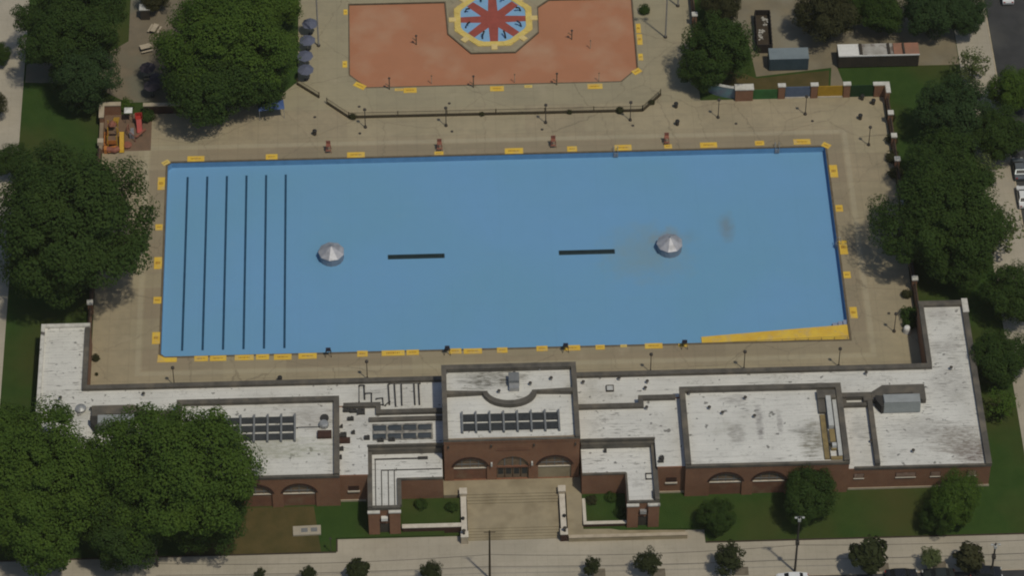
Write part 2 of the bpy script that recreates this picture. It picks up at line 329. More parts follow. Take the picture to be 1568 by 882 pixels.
m_leafF = leaf_material('leaf_olive', (0.052, 0.064, 0.022), (0.04, 0.05, 0.017), (0.027, 0.034, 0.012))
m_carwhite = M('white_car_paint', (0.75, 0.75, 0.73), (0.7, 0.7, 0.69), 1.0, 0.3, spec=0.5, world=False)
m_carblack = M('black_car_paint', (0.015, 0.016, 0.018), (0.02, 0.02, 0.022), 1.0, 0.22, spec=0.6, world=False)
m_cargrey = M('grey_car_paint', (0.2, 0.22, 0.24), (0.17, 0.19, 0.2), 1.0, 0.3, 0.4, spec=0.5, world=False)
m_cartaupe = M('dark_green_car_paint', (0.03, 0.035, 0.033), (0.025, 0.03, 0.028), 1.0, 0.25, spec=0.5, world=False)
m_lamp = M('lens', (0.6, 0.6, 0.56), (0.5, 0.5, 0.46), 4.0, 0.3)
m_taillight = M('red_lens', (0.4, 0.03, 0.02), (0.3, 0.02, 0.015), 4.0, 0.3)
m_contblue = M('blue_container', (0.065, 0.10, 0.12), (0.05, 0.08, 0.095), 0.6, 0.7)
m_conttop = M('blue_container_roof', (0.21, 0.25, 0.265), (0.17, 0.205, 0.22), 0.5, 0.6)
m_trailer = M('brown_container', (0.06, 0.05, 0.038), (0.045, 0.038, 0.03), 0.5, 0.8)
m_trailtop = M('faded_container_roof', (0.44, 0.42, 0.38), (0.3, 0.28, 0.24), 0.6, 0.8, c3=(0.16, 0.13, 0.11), scale3=0.5, lo3=0.55, hi3=0.66)
m_trailred = M('rusty_container_roof', (0.36, 0.17, 0.11), (0.27, 0.15, 0.1), 0.6, 0.8)
m_skip = M('dumpster_paint', (0.035, 0.028, 0.024), (0.028, 0.022, 0.02), 0.8, 0.8)
m_rubble = M('rubble', (0.5, 0.48, 0.42), (0.3, 0.28, 0.24), 2.0, 0.9)
m_soil = M('soil', (0.06, 0.045, 0.03), (0.045, 0.034, 0.022), 1.5, 0.95)

# ------------------------------------------------------------------ mesh helpers
class MB:
    def __init__(s, off=(0, 0, 0)): s.v, s.f, s.m, s.off = [], [], [], off
    def add(s, vs, fs, mat=0):
        b = len(s.v); s.v += [tuple(v) for v in vs]; s.f += [tuple(b + i for i in f) for f in fs]; s.m += [mat] * len(fs); return s
    def box(s, x0, x1, y0, y1, z0, z1, mat=0, top=None):
        if x0 > x1: x0, x1 = x1, x0
        if y0 > y1: y0, y1 = y1, y0
        vs = [(x0, y0, z0), (x1, y0, z0), (x1, y1, z0), (x0, y1, z0), (x0, y0, z1), (x1, y0, z1), (x1, y1, z1), (x0, y1, z1)]
        fs = [(0, 3, 2, 1), (4, 5, 6, 7), (0, 1, 5, 4), (1, 2, 6, 5), (2, 3, 7, 6), (3, 0, 4, 7)]
        s.add(vs, fs, mat)
        if top is not None: s.m[-5] = top
        return s
    def obox(s, c, size, rz=0, mat=0, M4=None):
        hx, hy, hz = size[0] / 2, size[1] / 2, size[2] / 2
        R_ = Matrix.Rotation(rz, 3, 'Z') if M4 is None else M4
        vs = [Vector(c) + R_ @ Vector((sx * hx, sy * hy, sz * hz)) for sz in (-1, 1) for sx, sy in ((-1, -1), (1, -1), (1, 1), (-1, 1))]
        return s.add(vs, [(0, 3, 2, 1), (4, 5, 6, 7), (0, 1, 5, 4), (1, 2, 6, 5), (2, 3, 7, 6), (3, 0, 4, 7)], mat)
    def prism(s, poly, z0, z1, mat=0, top=None):
        n = len(poly)
        a = sum(poly[i][0] * poly[(i + 1) % n][1] - poly[(i + 1) % n][0] * poly[i][1] for i in range(n))
        if a < 0: poly = poly[::-1]
        vs = [(x, y, z0) for x, y in poly] + [(x, y, z1) for x, y in poly]
        fs = [tuple(range(n - 1, -1, -1)), tuple(range(n, 2 * n))] + [(i, (i + 1) % n, n + (i + 1) % n, n + i) for i in range(n)]
        s.add(vs, fs, mat)
        if top is not None: s.m[-n - 1] = top
        return s
    def tube(s, pts, r, n=6, mat=0):
        pts = [Vector(p) for p in pts]; rs = r if isinstance(r, (list, tuple)) else [r] * len(pts)
        vs = []
        for i, p in enumerate(pts):
            d = (pts[min(i + 1, len(pts) - 1)] - pts[max(i - 1, 0)]).normalized()
            u = d.cross(Vector((0, 0, 1)) if abs(d.z) < 0.9 else Vector((1, 0, 0))).normalized(); w_ = d.cross(u)
            for k in range(n):
                a = 2 * PI * k / n; vs.append(p + (u * math.cos(a) + w_ * math.sin(a)) * rs[i])
        fs = []
        for i in range(len(pts) - 1):
            for k in range(n):
                fs.append((i * n + k, i * n + (k + 1) % n, (i + 1) * n + (k + 1) % n, (i + 1) * n + k))
        e = (len(pts) - 1) * n
        fs += [tuple(range(n - 1, -1, -1)), tuple(range(e, e + n))]
        return s.add(vs, fs, mat)
    def lathe(s, c, prof, n=12, mat=0, ph=0.0):
        vs, fs = [], []
        for r, z in prof:
            for k in range(n):
                a = ph + 2 * PI * k / n; vs.append((c[0] + r * math.cos(a), c[1] + r * math.sin(a), c[2] + z))
        for i in range(len(prof) - 1):
            for k in range(n):
                fs.append((i * n + k, i * n + (k + 1) % n, (i + 1) * n + (k + 1) % n, (i + 1) * n + k))
        e = (len(prof) - 1) * n
        fs += [tuple(range(n - 1, -1, -1)), tuple(range(e, e + n))]
        return s.add(vs, fs, mat)
    def build(s, name, mats, parent=None, smooth=False, loc=None):
        if not isinstance(mats, (list, tuple)): mats = [mats]
        me = bpy.data.meshes.new(name)
        o_ = s.off
        me.from_pydata([(v[0] - o_[0], v[1] - o_[1], v[2] - o_[2]) for v in s.v], [], s.f)
        for m in mats: me.materials.append(m)
        me.polygons.foreach_set('material_index', s.m)
        if smooth: me.polygons.foreach_set('use_smooth', [True] * len(me.polygons))
        me.update()
        o = bpy.data.objects.new(name, me); C.objects.link(o)
        if parent is not None: o.parent = parent
        if loc is not None: o.location = loc
        return o

def split_build(q, name, mats, parent=None):
    """one object per connected piece: pieces whose bounds touch stay together"""
    nv = len(q.v); par = list(range(nv))
    def find(i):
        while par[i] != i: par[i] = par[par[i]]; i = par[i]
        return i
    for f in q.f:
        for i in f[1:]: par[find(i)] = find(f[0])
    groups = {}
    for i in range(nv): groups.setdefault(find(i), []).append(i)
    bb = {k: ([min(q.v[i][a] for i in g) - .03 for a in range(3)], [max(q.v[i][a] for i in g) + .03 for a in range(3)]) for k, g in groups.items()}
    ks = list(bb)
    for i in range(len(ks)):
        for j in range(i):
            A, B = bb[ks[i]], bb[ks[j]]
            if all(A[0][a] <= B[1][a] and B[0][a] <= A[1][a] for a in range(3)): par[find(ks[i])] = find(ks[j])
    comp = {}
    for f, m in zip(q.f, q.m): comp.setdefault(find(f[0]), []).append((f, m))
    out = []
    for fs in comp.values():
        r = MB(q.off); ix = {}
        for f, m in fs:
            for i in f:
                if i not in ix: ix[i] = len(r.v); r.v.append(q.v[i])
            r.f.append(tuple(ix[i] for i in f)); r.m.append(m)
        out.append(r.build(name, mats, parent))
    return out

def tag(o, label=None, cat=None, group=None, kind=None):
    if label: o['label'] = label
    if cat: o['category'] = cat
    if group: o['group'] = group
    if kind: o['kind'] = kind
    return o
def empty(name, loc, rz=0.0, label=None, cat=None, group=None):
    o = bpy.data.objects.new(name, None); C.objects.link(o); o.location = loc; o.rotation_euler = (0, 0, rz); o.empty_display_size = 0.2
    return tag(o, label, cat, group)
def copy_tree(o, parent=None):
    c = o.copy(); C.objects.link(c)
    if parent is not None: c.parent = parent
    for ch in list(o.children): copy_tree(ch, c)
    return c
def place(proto, used, loc, rz=0.0, label=None, group=None, scale=None):
    """the first time the prototype itself, afterwards a copy of it and all its parts"""
    o = proto if not used else copy_tree(proto)
    used.append(o)
    o.location = loc; o.rotation_euler = (0, 0, rz)
    if scale is not None: o.scale = scale if isinstance(scale, tuple) else (scale,) * 3
    if label: o['label'] = label
    if group: o['group'] = group
    return o

def sheet(name, outer, holes, z, mat, thick=0.0, label=None):
    """a flat polygon with holes, optionally a slab with sides going down"""
    bm = bmesh.new(); edges = []
    loops = [outer] + holes
    for lp in loops:
        vs = [bm.verts.new((x, y, z)) for x, y in lp]
        for i in range(len(vs)): edges.append(bm.edges.new((vs[i], vs[(i + 1) % len(vs)])))
    bmesh.ops.triangle_fill(bm, edges=edges, use_beauty=True, use_dissolve=False)
    for f in bm.faces:
        f.normal_update()
        if f.normal.z < 0: f.normal_flip()
    if thick:
        for lp in loops:
            n = len(lp)
            for i in range(n):
                (x0, y0), (x1, y1) = lp[i], lp[(i + 1) % n]
                q = [bm.verts.new(p) for p in ((x0, y0, z), (x1, y1, z), (x1, y1, z - thick), (x0, y0, z - thick))]
                bm.faces.new(q)
    me = bpy.data.meshes.new(name); bm.to_mesh(me); bm.free(); me.materials.append(mat)
    o = bpy.data.objects.new(name, me); C.objects.link(o)
    return o
ORD = ['first', 'second', 'third', 'fourth', 'fifth', 'sixth', 'seventh', 'eighth', 'ninth', 'tenth', 'eleventh', 'twelfth', 'thirteenth', 'fourteenth',
       'fifteenth', 'sixteenth', 'seventeenth', 'eighteenth', 'nineteenth', 'twentieth']

# ================================================================== THE SETTING
PX, PY = 50.3, 19.8          # half size of the pool
DEPTH = -1.1
WADE = [(-22.4, 54.2), (-22.4, 38.2), (-19.8, 35.3), (19.8, 35.3), (22.5, 38.2), (22.5, 54.2), (9.4, 54.2), (7.6, 52.6), (7.5, 46.8), (3.65, 42.35), (-3.4, 42.35), (-6.95, 46.9), (-7.25, 54.2)]
POOLP = [(-PX + .6, -PY), (PX, -PY), (PX, PY), (-PX + .6, PY), (-PX, PY - .6), (-PX, -PY + .6)]

def ground_z(x, y):
    if abs(x) < 9.75 and y < -45.0: return -1.25
    if -24.9 < x < 26.7 and y < -53.75: return -1.25
    return -0.05 - 1.2 * min(1.0, max(0.0, (-48.3 - y) / 7.8))
e = 0.01
xs = [-900, -300, -120, -60, -24.9 - e, -24.9 + e, -9.75 - e, -9.75 + e, 9.75 - e, 9.75 + e, 26.7 - e, 26.7 + e, 60, 120, 300, 900]
ys = [-900, -300, -70, -62, -58, -56.1, -53.75 - e, -53.75 + e, -52, -50, -48.3, -45 - e, -45 + e, -28, 28, 34.5, 56, 80, 150, 400, 1200]
xs = sorted(xs + [-52, 52, -30, 30]); 
gm = MB()
idx = {}
for j, y in enumerate(ys):
    for i, x in enumerate(xs):
        idx[i, j] = len(gm.v); gm.v.append((x, y, ground_z(x, y)))
for j in range(len(ys) - 1):
    for i in range(len(xs) - 1):
        xm, ym = (xs[i] + xs[i + 1]) / 2, (ys[j] + ys[j + 1]) / 2
        if -52 < xm < 52 and -28 < ym < 28: continue
        if -30 < xm < 30 and 34.5 < ym < 56: continue
        gm.f.append((idx[i, j], idx[i + 1, j], idx[i + 1, j + 1], idx[i, j + 1])); gm.m.append(0)
tag(gm.build('ground', m_grass), kind='structure')

deck_outer = [(-60.4, -30.5), (60.4, -30.5), (60.4, 30.6), (31.9, 30.6), (31.9, 82), (-30.5, 82), (-30.5, 37), (-34, 33), (-52, 30.6), (-60.4, 30.6)]
tag(sheet('pool_deck', deck_outer, [POOLP, WADE], 0.0, m_deck, 0.06), kind='structure')
tag(sheet('wading_pool_floor', WADE, [], -0.22, m_orange), kind='structure')
kb = MB()
def kerb_loop(mb, loop, wd, z0, z1, mat=0, inward=True):
    n = len(loop)
    a = sum(loop[i][0] * loop[(i + 1) % n][1] - loop[(i + 1) % n][0] * loop[i][1] for i in range(n))
    L_ = loop if a > 0 else loop[::-1]
    L_ = [Vector((p[0], p[1])) for p in L_]
    off = []
    for i in range(n):
        d0 = (L_[i] - L_[i - 1]).normalized(); d1 = (L_[(i + 1) % n] - L_[i]).normalized()
        n0 = Vector((-d0.y, d0.x)); n1 = Vector((-d1.y, d1.x))
        k = (n0 + n1).normalized(); k = k / max(0.3, k.dot(n0))
        off.append(L_[i] + k * (wd if inward else -wd))
    for i in range(n):
        j = (i + 1) % n
        q = [L_[i], L_[j], off[j], off[i]]
        mb.prism([tuple(p) for p in q], z0, z1, mat)
kerb_loop(kb, WADE, 0.2, -0.3, 0.03, inward=False)
tag(kb.build('wading_pool_edge', m_coping), kind='structure')
# sidewalks, roads, paths
front_walk = [(-300, -62.3), (300, -62.3), (300, -56.2), (26.7, -56.2), (26.7, -53.8), (-24.9, -53.8), (-24.9, -56.2), (-300, -56.2)]
tag(sheet('sidewalk_front', front_walk, [], -1.2, m_walk, 0.15), kind='structure')
tag(sheet('sidewalk_west', [(-79.0, -56.2), (-73.1, -56.2), (-73.4, 120), (-79.6, 120)], [], -0.02, m_walk, 0.1), kind='structure')
sw = MB()
for x0, x1, mm in ((73.1, 78.4, 0),):
    pass
tag(sheet('sidewalk_east', [(73.1, -50), (78.4, -50), (78.4, 120), (73.1, 120)], [], -0.02, m_walk, 0.1), kind='structure')
tag(sheet('road_front', [(-400, -76), (400, -76), (400, -62.5), (-400, -62.5)], [], -1.24, m_asphalt, 0.0), kind='structure')
kb2 = MB(); kb2.box(-300, 300, -62.5, -62.32, -1.3, -1.19)
tag(kb2.build('kerb_front', m_stone), kind='structure')
tag(sheet('road_east', [(78.7, -56), (95, -56), (95, 200), (78.7, 200)], [], -0.04, m_asphalt), kind='structure')
kb3 = MB(); kb3.box(78.42, 78.65, -50, 120, -0.2, 0.0)
tag(kb3.build('kerb_east', m_stone), kind='structure')
yard = [(36, 80), (36, 50), (40.3, 44), (41.0, 35.6), (52.9, 37.2), (52.4, 33.2), (54.6, 33.0), (53.8, 37.3), (73.0, 37.2), (73.0, 80)]
tag(sheet('service_yard', yard, [], -0.03, m_yard), kind='structure')
parkp = [(-73, 42.4), (-73, 38.2), (-63, 37.6), (-57, 33.2), (-50, 33.2), (-46, 60), (-46, 82), (-57.2, 82), (-57.2, 47), (-62, 43)]
tag(sheet('park_path', parkp, [], -0.02, m_path), kind='structure')
dry = [(-46, -48.4), (-26.8, -48.4), (-28.2, -53.6), (-27.6, -56.05), (-46, -56.05)]
dm = MB(); dm.add([(x, y, ground_z(x, y) + 0.012) for x, y in ((-46, -48.6), (-28, -48.6), (-27.0, -56.05), (-46, -56.05))], [(0, 1, 2, 3)])
tag(dm.build('bare_lawn', m_grassdry), kind='structure')
tag(sheet('dry_lawn', [(33, 32.2), (52, 32.2), (52.5, 36.6), (41, 35.2), (33, 40)], [], -0.025, m_grassdry), kind='structure')
tag(sheet('play_area', [(-60.3, 22.6), (-53.0, 22.6), (-53.0, 30.5), (-60.3, 30.5)], [], 0.012, m_playground), kind='structure')
# planting strip across the foot of the lawn: a narrow dark edge against the pavement
ed = MB()
ed.box(26.8, 140, -56.19, -56.0, -1.4, -1.1); ed.box(-140, -25.0, -56.19, -56.0, -1.4, -1.1); ed.box(-24.88, -24.7, -56.0, -53.8, -1.4, -1.1)
tag(ed.build('lawn_edging', m_soil), kind='structure')

# ------------------------------------------------------------------ the big pool
pool = empty('swimming_pool', (0, 0, 0), 0, 'long drained swimming pool painted bright blue in the middle of the concrete deck', 'pool')
TR = [(-17.0, -8.5), (8.6, 17.0)]
fl = sheet('pool_floor', POOLP, [[(a, -0.5), (b, -0.5), (b, 0.45), (a, 0.45)] for a, b in TR], DEPTH, m_pool); fl.parent = pool
wb = MB(); n = len(POOLP)
for i in range(n):
    (x0, y0), (x1, y1) = POOLP[i], POOLP[(i + 1) % n]
    wb.add([(x0, y0, DEPTH - 0.01), (x1, y1, DEPTH - 0.01), (x1, y1, 0.0), (x0, y0, 0.0)], [(3, 2, 1, 0)])
wb.build('pool_wall', m_poolwall, pool)
cb = MB(); kerb_loop(cb, POOLP, 0.32, -0.05, 0.035, inward=False)
cb.build('pool_coping', m_coping, pool)
for i in range(6):
    x = -47.3 + i * 2.99
    q = MB(); q.box(x - 0.17, x + 0.17, -17.75, 17.8, DEPTH + 0.002, DEPTH + 0.008); q.build('lane_line', m_lane, pool)
for a, b in TR:
    q = MB(); q.box(a, b, -0.5, 0.45, DEPTH - 0.75, DEPTH - 0.7)
    q.add([(a, -0.5, DEPTH - .7), (b, -0.5, DEPTH - .7), (b, -0.5, DEPTH), (a, -0.5, DEPTH)], [(0, 1, 2, 3)])
    q.add([(a, 0.45, DEPTH - .7), (b, 0.45, DEPTH - .7), (b, 0.45, DEPTH), (a, 0.45, DEPTH)], [(3, 2, 1, 0)])
    q.add([(a, -0.5, DEPTH - .7), (a, 0.45, DEPTH - .7), (a, 0.45, DEPTH), (a, -0.5, DEPTH)], [(3, 2, 1, 0)])
    q.add([(b, -0.5, DEPTH - .7), (b, 0.45, DEPTH - .7), (b, 0.45, DEPTH), (b, -0.5, DEPTH)], [(0, 1, 2, 3)])
    for k in range(28):
        x = a + 0.15 + k * (b - a - .3) / 27; q.box(x - .05, x + .05, -0.48, 0.43, DEPTH - 0.12, DEPTH - 0.05)
    q.build('drain_trench', m_trench, pool)
# access ramp along the near wall, rising to the right
rp = MB()
x0, x1, ya, yb = 28.75, 50.25, -19.79, -17.75
yc_ = -16.85
vs = [(x0, ya, DEPTH + .01), (x0, yb, DEPTH + .01), (x1, yc_, -0.06), (x1, ya, -0.06), (x1, yc_, DEPTH + .01), (x1, ya, DEPTH + .01), (x0, ya, DEPTH + .14), (x0, yb, DEPTH + .14)]
rp.add(vs, [(6, 3, 2, 7), (7, 2, 4, 1), (0, 6, 7, 1)])
ramp = rp.build('access_ramp', m_yellow); ramp['label'] = 'long yellow access ramp sloping down along the near wall of the pool'; ramp['category'] = 'ramp'
rl = MB()
for k in range(12):
    t = k / 11.0; x = x0 + 0.2 + t * (x1 - x0 - 0.4); z = DEPTH + .14 + (x - x0) / (x1 - x0) * (-0.06 - DEPTH - .14)
    rl.box(x - .03, x + .03, ya + .15, ya + .2, z, z + .55)
rl.tube([(x0 + .2, ya + .17, DEPTH + .8), (x1 - .2, ya + .17, .5)], 0.035)
rl.build('handrail', m_tan, ramp)
ss = MB(); ss.box(48.2, 50.2, -16.8, -15.9, DEPTH + .01, DEPTH + 0.4); ss.box(49.0, 50.2, -16.8, -15.9, DEPTH + .4, -0.4)
ss.box(49.7, 50.2, -16.8, -15.9, -.4, -0.1)
tag(ss.build('pool_steps', m_lavender), 'pale steps in the pool corner beside the top of the yellow ramp', 'steps')

def fountain(x, label):
    t = empty('fountain', (x, 0.15, DEPTH), 0, label, 'fountain', 'steel fountains on the pool floor')
    d = MB(); d.lathe((0, 0, 0), [(1.86, 0.0), (1.86, 1.0), (1.78, 1.3)], 16); d.build('drum', m_drum, t)
    c = MB(); c.lathe((0, 0, 0), [(1.98, 1.3), (1.98, 1.36), (0.12, 2.55), (0.1, 2.72)], 9, ph=0.35); k = c.build('cone_roof', m_cone, t)
    q = MB(); q.lathe((0, 0, 0), [(0.09, 2.7), (0.07, 3.0)], 8); q.build('nozzle', m_metal, k)
fountain(-25.4, 'steel cone topped fountain drum on clean blue floor beside the lane lines')
fountain(25.2, 'steel cone topped fountain drum standing in the brownish stained patch of pool')

# ================================================================== THE BATHHOUSE
BO = (0.0, -40.0, 0.0)
bath = empty('bathhouse', BO, 0, 'long low red brick bathhouse with silver flat roofs and arched entrance below the pool', 'building')
def sgn(s, x0, x1): return (x0, x1) if s > 0 else (-x1, -x0)

def facade(mb, x0, x1, z0, z1, holes, y0, y1, mat=0):
    """a wall panel in the xz plane with openings cut through it, y0 (front) to y1 (back)"""
    bm = bmesh.new(); edges = []
    loops = [[(x0, z0), (x1, z0), (x1, z1), (x0, z1)]] + holes
    for lp in loops:
        vs = [bm.verts.new((x, y0, z)) for x, z in lp]
        for i in range(len(vs)): edges.append(bm.edges.new((vs[i], vs[(i + 1) % len(vs)])))
    bmesh.ops.triangle_fill(bm, edges=edges, use_beauty=True)
    bm.verts.index_update()
    mb.add([tuple(v.co) for v in bm.verts], [tuple(v.index for v in f.verts) for f in bm.faces], mat)
    bm.free()
    for lp in loops:
        for i in range(len(lp)):
            (a, b), (c, d) = lp[i], lp[(i + 1) % len(lp)]
            mb.add([(a, y0, b), (c, y0, d), (c, y1, d), (a, y1, b)], [(0, 1, 2, 3)], mat)
def arch_loop(cx, wd, z0, zs, zt, n=12):
    """opening outline: jambs to the springing zs, then a segmental arch rising to zt"""
    h = wd / 2; r = zt - zs; R = (h * h + r * r) / (2 * r); zc = zt - R; a0 = math.asin(h / R)
    pts = [(cx - h, z0), (cx + h, z0)]
    for i in range(n + 1):
        a = a0 - 2 * a0 * i / n; pts.append((cx + R * math.sin(a), zc + R * math.cos(a)))
    return pts

# --- low ring of roofs
low_poly = [(-67.2, -48.2), (-46.5, -48.2), (-46.5, -38.5), (46.5, -38.5), (46.5, -48.2), (67.2, -48.2), (67.2, -17.2), (60.3, -17.2), (60.3, -29.3), (-60.3, -29.3), (-60.3, -17.2), (-67.2, -17.2)]
q = MB(BO); q.prism(low_poly, -0.3, 4.4); low = q.build('low_wing', m_brick, bath)
q = MB(BO); q.prism([(-67.0, -48.1), (-46.6, -48.1), (-46.6, -38.0), (46.6, -38.0), (46.6, -48.1), (67.0, -48.1), (67.0, -17.5), (60.6, -17.5), (60.6, -29.7), (-60.6, -29.7), (-60.6, -17.5), (-67.0, -17.5)], 4.41, 4.47)
q.build('roof', m_roof, low)
q = MB(BO)
q.box(-60.9, 60.9, -30.0, -29.25, 4.3, 5.0)                     # along the pool side
q.box(60.25, 60.95, -29.25, -18.0, 4.3, 4.95); q.box(60.25, 67.3, -18.0, -17.15, 4.3, 5.0); q.box(66.45, 67.3, -48.25, -18.0, 4.3, 5.0)
q.box(-60.95, -60.25, -29.25, -18.0, 4.3, 4.9)
q.box(48, 66.45, -48.28, -47.95, 4.3, 4.72); q.box(-66.45, -48, -48.28, -47.95, 4.3, 4.72)
for s in (1, -1):
    q.box(*sgn(s, 50.9, 51.6), -47.95, -36.4, 4.3, 5.35)         # divider across the end roofs
    q.box(*sgn(s, 47.2, 51.6), -36.9, -36.3, 4.3, 5.0); q.box(*sgn(s, 47.2, 51.6), -35.5, -34.7, 4.3, 5.3); q.box(*sgn(s, 47.2, 48.0), -36.3, -35.5, 4.3, 4.9); q.box(*sgn(s, 50.4, 51.6), -36.3, -35.5, 4.3, 5.25)
split_build(q, 'parapet', m_parapet, low)
q = MB(BO); q.box(-67.3, -66.75, -48.25, -17.15, 4.3, 4.85); q.box(-66.75, -60.25, -17.75, -17.15, 4.3, 4.85)
q.box(66.55, 67.42, -19.6, -16.95, 5.0, 5.12)
split_build(q, 'coping', m_whitecope, low)
q = MB(BO)
for s in (1, -1): q.box(*sgn(s, 47.3, 67.28), -48.3, -48.2, 0.0, 0.35)
split_build(q, 'plinth', m_stone, low)
for s in (1, -1):
    for cx, wd in ((48.7, 1.3), (55.3, 2.7), (59.5, 1.3), (64.6, 1.2)):
        cx *= s
        q = MB(BO); q.box(cx - wd / 2 - .08, cx + wd / 2 + .08, -48.26, -48.2, 2.5, 3.5)
        fr = q.build('window', m_brickdark, low)
        q = MB(BO); q.box(cx - wd / 2, cx + wd / 2, -48.29, -48.24, 2.62, 3.42); q.build('pane', m_blind, fr)
        q = MB(BO); q.box(cx - wd / 2 - .1, cx + wd / 2 + .1, -48.36, -48.2, 2.38, 2.49); q.build('sill', m_pale, fr)

# --- central hall
CX, CS, CN = 9.5, -44.7, -30.9
q = MB(BO); q.box(-CX, CX, CS + .55, CN, -1.3, 8.2); hall = q.build('entrance_hall', m_brick, bath)
holes = [arch_loop(-5.85, 4.7, 0.02, 3.0, 4.75), arch_loop(0.12, 4.5, 0.02, 3.2, 5.0), arch_loop(6.05, 4.7, 0.02, 3.0, 4.75)]
q = MB(BO); facade(q, -CX, CX, 0.0, 8.2, holes, CS, CS + .55)
q.box(-CX - .06, CX + .06, CS - .08, CS + .55, 8.2, 8.62)
fac = q.build('front_wall', m_brick, hall)
q = MB(BO); q.box(-CX, CX, CS + .1, CN - .1, 8.22, 8.3); q.build('roof', m_roof, hall)
q = MB(BO)
q.box(-CX - .08, CX + .08, CN - .75, CN + .08, 8.2, 9.1); q.box(-CX - .08, -CX + .62, CS, CN - .75, 8.2, 9.1); q.box(CX - .62, CX + .08, CS, CN - .75, 8.2, 9.1)
arc = [(-CX + .62, -35.75)]
def seg(rx, ry, yb, flip):
    return [(rx * math.sin(a), yb - ry * math.cos(a)) for a in np.linspace(-PI / 2 * .92, PI / 2 * .92, 15)]
o1 = [(-CX + .6, -35.6)] + seg(3.2, 2.1, -35.6, 0) + [(CX - .6, -35.6)]
o2 = [(-CX + .6, -36.3)] + seg(3.85, 2.75, -35.75, 0) + [(CX - .6, -36.3)]
for i in range(len(o1) - 1):
    q.prism([o1[i], o1[i + 1], o2[i + 1], o2[i]], 8.2, 9.05)
split_build(q, 'parapet', m_parapet, hall)
q = MB(BO); q.box(-CX - .08, CX + .08, CS - .1, CS + .25, 8.62, 8.7); split_build(q, 'coping', m_parapet, hall)
def skylights(par, x0, x1, ybands, nx, z, bowed=False):
    """rows of glazed bays in a raised kerb, grey bars between them"""
    q = MB(BO)
    ya, yb = ybands[-1][0] - .15, ybands[0][1] + .15
    for i in range(nx + 1):
        x = x0 + (x1 - x0) * i / nx; q.box(x - .13, x + .13, ya - .3, yb + .35, z, z + .5)
    f = q.build('skylight', m_frame, par)
    for a, b in ybands:
        for i in range(nx):
            xa, xb = x0 + (x1 - x0) * i / nx + .14, x0 + (x1 - x0) * (i + 1) / nx - .14
            p = MB(BO)
            p.add([(xa, a, z + .12), (xb, a, z + .12), (xb, b, z + .42), (xa, b, z + .42), (xa, a, z), (xb, a, z), (xb, b, z), (xa, b, z)], [(0, 1, 2, 3), (4, 5, 1, 0), (6, 7, 3, 2), (4, 0, 3, 7), (5, 6, 2, 1)])
            p.build('pane', m_glass, f)
skylights(hall, -6.85, 6.75, [(-40.95, -39.85), (-42.65, -41.55)], 7, 8.3)
def arch_fill(par, cx, wd, y, zs, zt, sill, low_mat, bars=3):
    h = wd / 2
    q = MB(BO); q.box(cx - h, cx + h, y + .26, y + .31, sill + .1, zt); gl = q.build('arch_window', m_tanglaze, par)
    q = MB(BO)
    for i in range(bars): 
        x = cx - h + wd * (i + 1) / (bars + 1); q.box(x - .05, x + .05, y + .2, y + .26, sill + .12, zt)
    q.box(cx - h, cx + h, y + .19, y + .255, zs + .25, zs + .35); q.build('glazing_bar', m_frame, gl)
    q = MB(BO); q.box(cx - h + .02, cx + h - .1, y + .1, y + .5, sill - .05, sill + .05); q.build('sill', m_pale, gl)
    q = MB(BO); q.box(cx - h, cx + h, y + .22, y + .4, -0.25, sill - .071); q.build('infill_panel', low_mat, gl)
    q = MB(BO)                                          # voussoir ring proud of the wall, its dark colour standing in for shadow
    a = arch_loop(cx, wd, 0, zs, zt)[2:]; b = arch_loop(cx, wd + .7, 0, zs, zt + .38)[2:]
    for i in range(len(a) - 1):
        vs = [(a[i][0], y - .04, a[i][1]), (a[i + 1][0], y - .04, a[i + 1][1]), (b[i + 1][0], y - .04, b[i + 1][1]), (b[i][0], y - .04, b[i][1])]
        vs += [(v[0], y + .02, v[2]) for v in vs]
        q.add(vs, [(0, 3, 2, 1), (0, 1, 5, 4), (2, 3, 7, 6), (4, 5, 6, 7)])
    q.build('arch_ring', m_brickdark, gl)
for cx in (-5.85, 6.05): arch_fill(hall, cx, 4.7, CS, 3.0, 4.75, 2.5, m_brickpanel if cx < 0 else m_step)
# main doors under the middle arch
q = MB(BO); q.box(-2.13, 2.37, CS + .3, CS + .35, 2.75, 5.0); dl = q.build('arch_window', m_tanglaze, hall)
q = MB(BO)
for x in (-1.0, 0.12, 1.24): q.box(x - .07, x + .07, CS + .22, CS + .3, 2.75, 5.0)
q.build('glazing_bar', m_frame, dl)
q = MB(BO); q.box(-2.13, 2.37, CS + .1, CS + .5, 2.45, 2.75); q.build('lintel', m_brickpanel, hall)
for i in range(4):
    x = -2.13 + i * 1.125
    q = MB(BO); q.box(x + .06, x + 1.06, CS + .3, CS + .36, 0.03, 2.44); d = q.build('door', m_bronzedoor, hall)
    q = MB(BO); q.box(x + .2, x + .92, CS + .27, CS + .31, 0.9, 2.2); q.build('pane', m_glass, d)
q = MB(BO)
for s in (-1, 1): q.box(s * 2.85 - .12, s * 2.85 + .12, CS - .35, CS - .02, 3.3, 3.9)
split_build(q, 'wall_lamp', m_lamp, hall)
q = MB(BO); q.box(-2.2, 2.6, CS - .05, CS + .02, 6.35, 6.6); q.box(-2.0, 2.4, CS - .045, CS + .02, 6.85, 6.95); split_build(q, 'stone_band', m_brickpanel, hall)
q = MB(BO)
for x in (-8.9, -2.9, 3.1, 8.9): q.box(x - .12, x + .12, CS - .2, CS - .01, 7.3, 7.7)
split_build(q, 'scupper', m_darkmetal, hall)

